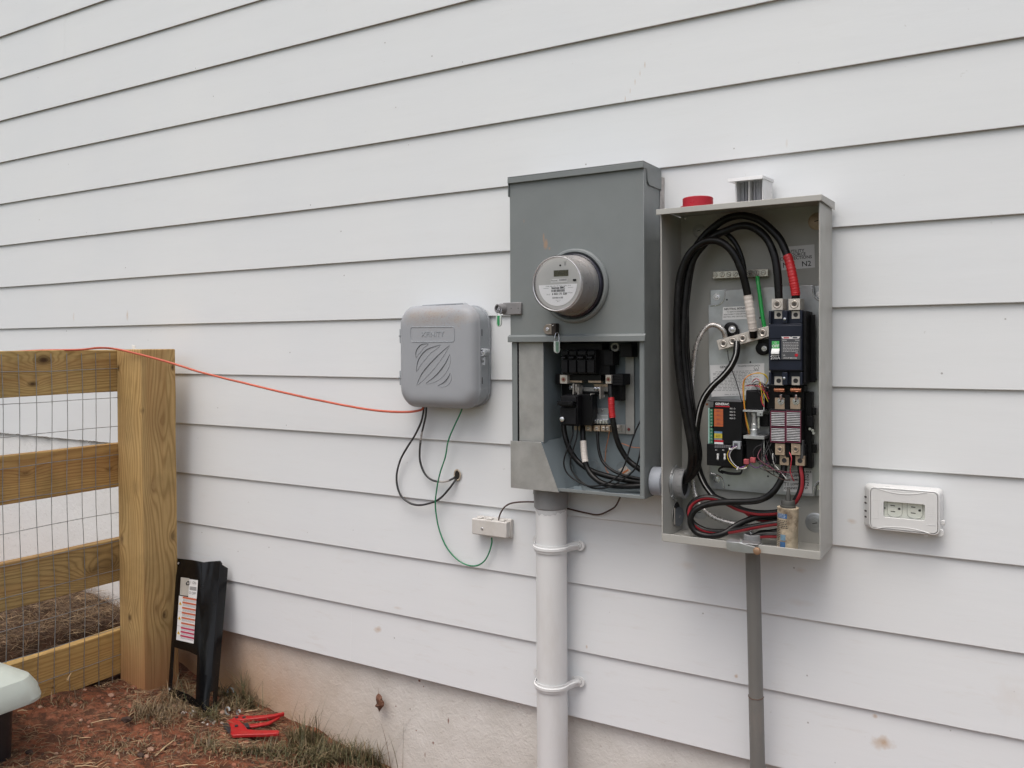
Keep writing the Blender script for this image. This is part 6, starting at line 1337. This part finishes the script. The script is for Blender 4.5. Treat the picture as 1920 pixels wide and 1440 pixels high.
# ---- red ratchet cutter on the ground
cc = foot(475, 1372); ZG = cc.z+.012
def ZQ(x, y, dz=0): return atz(290+x/3.43, 1020+y/3.43, ZG+dz)
cut = thing('pipe_cutter', (cc.x, cc.y, cc.z), 'red-handled pipe cutter lying open on the grass', 'pipe cutter')
CRD = mat('cutter_red', (.40, .014, .016), .42, var=.12, vs=60, dirt=((.3, .12, .07), .35), ds=40)
def slab(mb, P, z0, z1, m): mb.prism([ZQ(x, y, 0)+Vector((0, 0, z0)) for x, y in P], (0, 0, z1-z0), m)
mb = MB(); slab(mb, [(500, 1143), (520, 1122), (555, 1114), (600, 1122), (680, 1120), (760, 1112), (832, 1098), (834, 1106), (780, 1121), (700, 1134), (640, 1140), (600, 1142), (575, 1150)], -.001, .010, CRD); slab(mb, [(580, 1166), (640, 1160), (720, 1149), (800, 1116), (808, 1119), (735, 1160), (645, 1176), (590, 1182)], -.004, .003, CRD); mb.build('upper_handle', cut, bevel=.002)
mb = MB(); slab(mb, [(460, 1150), (500, 1138), (545, 1150), (575, 1176), (600, 1206), (680, 1212), (790, 1211), (803, 1217), (800, 1231), (700, 1238), (590, 1240), (500, 1245), (488, 1230), (490, 1190), (478, 1165)], -.003, .008, CRD); mb.build('lower_handle', cut, bevel=.0028, seg=3)
DST = mat('blade_steel', (.09, .09, .10), .4, .7, var=.2, vs=50)
mb = MB(); slab(mb, [(436, 1166), (455, 1152), (480, 1160), (492, 1188), (492, 1226), (470, 1212), (448, 1186)], -.003, .004, DST); slab(mb, [(560, 1168), (600, 1160), (612, 1184), (580, 1192)], -.005, .006, DST); mb.build('blade', cut, bevel=.0008)
for x, y, z in ((527, 1137, .010), (575, 1137, .010), (525, 1190, .009)): mb = MB(); mb.lathe([(.0055, 0), (.0055, .003), (.003, .0035)], ZQ(x, y)+Vector((0, 0, z)), (0, 0, 1), DST, 14); mb.build('pivot_bolt', cut)

# ---- metal shavings / curls
GC = mat('grey_curl', (.40, .44, .45), .4, .3, var=.15)
for (u, v, r0, lab_) in ((431, 1308, .018, 'curled grey plastic shaving beside the black cover foot'), (425, 1340, .013, 'pale curled shaving lying just behind the red cutter'), (446, 1342, .010, 'tiny grey shaving right of the pale curl')):
    p = foot(u, v); mb = MB(); rings = []
    for k in range(22):
        a = .4+k*.22; d = Vector((math.cos(a), .25*math.sin(a)+.02*k*.2, math.sin(a)*.9)); c = p+Vector((0, 0, r0*.8))+Vector((d.x*r0, d.y*r0+k*.0004, d.z*r0)); n_ = Vector((d.x, d.y, d.z)).normalized()
        rings.append([c+Vector((0, .003, 0)), c-Vector((0, .003, 0)), c-Vector((0, .003, 0))+n_*.0009, c+Vector((0, .003, 0))+n_*.0009])
    mb.loft(rings, GC); tag(mb.build('shaving'), lab_, 'shaving', 'curled shavings by the cutter')
for (u, v, s_) in ((358, 1335, .012), (382, 1339, .010), (395, 1350, .009)):
    p = foot(u, v); k = u
    mb = MB()
    for q in range(14):
        pp = foot(u+rr.gauss(0, 8), v+rr.gauss(0, 4)); z = abs(rr.gauss(0, .003))+.0015
        mb.add([pp+Vector(v_)*z*(1+.4*mnoise.noise(v_*2+Vector((q+k, 0, 0)))) for v_ in IV], IF, mat('white_crumb', (.50, .44, .40), .8, var=.1))
    tag(mb.build('white_crumbs', smooth=False, recalc=False), 'scattered pale mortar crumbs at the foot of the black cover', 'crumbs', kind='stuff')
# dark bark chip
p = foot(236, 1352); mb = MB(); mb.add([p+Vector((v.x*.030*.9+v.y*.004, v.y*.010, v.z*.008+.005+v.x*.006))*1 if False else p+Vector((v.x*.026, v.y*.010, v.z*.009+.004+v.x*.006))*1 for v in [w_*(1+.5*mnoise.noise(w_*3+Vector((4, 2, 0)))) for w_ in IV]], IF, CLOD[2]); tag(mb.build('bark_chip', smooth=False), 'dark chip of bark lying on the clay in front of the post', 'bark chip')

# ---- leaf stuck on the foundation
def ZL(x, y, yy): return at(400+x/3.097, 1160+y/3.097, yy)
LF = mat('dead_leaf', (.16, .075, .045), .65, var=.3, vs=60, bs=.3)
leaf = thing('dead_leaf', ZL(963, 540, 0), 'small curled brown oak leaf hanging on the foundation wall', 'leaf')
ol = [(958, 434, .012), (970, 440, .008), (979, 452, .0), (981, 470, .004), (993, 486, -.004), (990, 505, -.006), (978, 520, 0), (964, 541, .008), (956, 520, .010), (938, 508, .0), (950, 492, .012), (944, 470, .002), (946, 448, .004)]
mb = MB(); C0 = ZL(966, 478, -.008); vs_ = [C0, ZL(964, 505, -.006)]+[ZL(x, y, d-.004) for x, y, d in ol]; n_ = len(ol)
fs_ = []
for i in range(n_):
    j = (i+1) % n_; hub = 0 if (i < 4 or i >= 10) else 1
    fs_.append((hub, 2+i, 2+j))
fs_ += [(0, 1, 6), (0, 12, 1)]
mb.add(vs_, fs_, LF); o_ = mb.build('blade', leaf, recalc=False); s_ = o_.modifiers.new('solid', 'SOLIDIFY'); s_.thickness = .0006
mb = MB(); mb.tube([ZL(957, 404, .010), ZL(958, 420, .008), ZL(960, 440, .004), ZL(965, 478, -.008)], .0006, LF, 5); mb.build('stem', leaf)

# ---- white-lidded bin at the left edge
bx_, by_, bz_ = -2.36, -.71, gz(-2.4, -.8, False)
bz_ = atx(30, 1398, bx_-.02).z
binn = thing('lidded_bin', (-2.49, -.95, bz_), 'black bin with a pale greenish-white lid cut off by the left edge', 'bin')
def xyr(x0, x1, y0, y1, r, z, n=7):
    return [Vector((cx+r*math.cos(R(a0+90*k/n)), cy+r*math.sin(R(a0+90*k/n)), z)) for cx, cy, a0 in ((x1-r, y1-r, 0), (x0+r, y1-r, 90), (x0+r, y0+r, 180), (x1-r, y0+r, 270)) for k in range(n+1)]
zr0 = atx(62, 1308, -2.335).z; zr1 = atx(45, 1268, -2.345).z
BW = mat('bin_lid_plastic', (.50, .55, .50), .45, var=.05, vs=8, bs=.08, dirt=((.40, .36, .27), .3), ds=7); BB = mat('bin_black', (.014, .013, .016), .4, var=.2)
mb = MB(); mb.loft([xyr(-2.62, bx_, -1.25, by_, .05, bz_-.03), xyr(-2.625, bx_+.006, -1.255, by_+.006, .05, zr0+.02)], BB); mb.build('body', binn, bevel=.004)
mb = MB(); X_, Y_ = -2.300, -.655
mb.loft([xyr(-2.64, X_, -1.29, Y_, .06, zr0), xyr(-2.64, X_+.001, -1.29, Y_+.001, .06, zr0+.008), xyr(-2.636, X_-.006, -1.286, Y_-.006, .06, zr0+(zr1-zr0)*.6), xyr(-2.625, X_-.02, -1.275, Y_-.022, .055, zr1), xyr(-2.60, X_-.055, -1.24, Y_-.062, .04, zr1+.022), xyr(-2.585, X_-.075, -1.22, Y_-.085, .03, zr1+.026)], BW, False, True)
mb.build('lid', binn, ang=22)
print('OBJECTS', len(bpy.data.objects), 'POLYS', sum(len(o.data.polygons) for o in bpy.data.objects if o.type == 'MESH'))
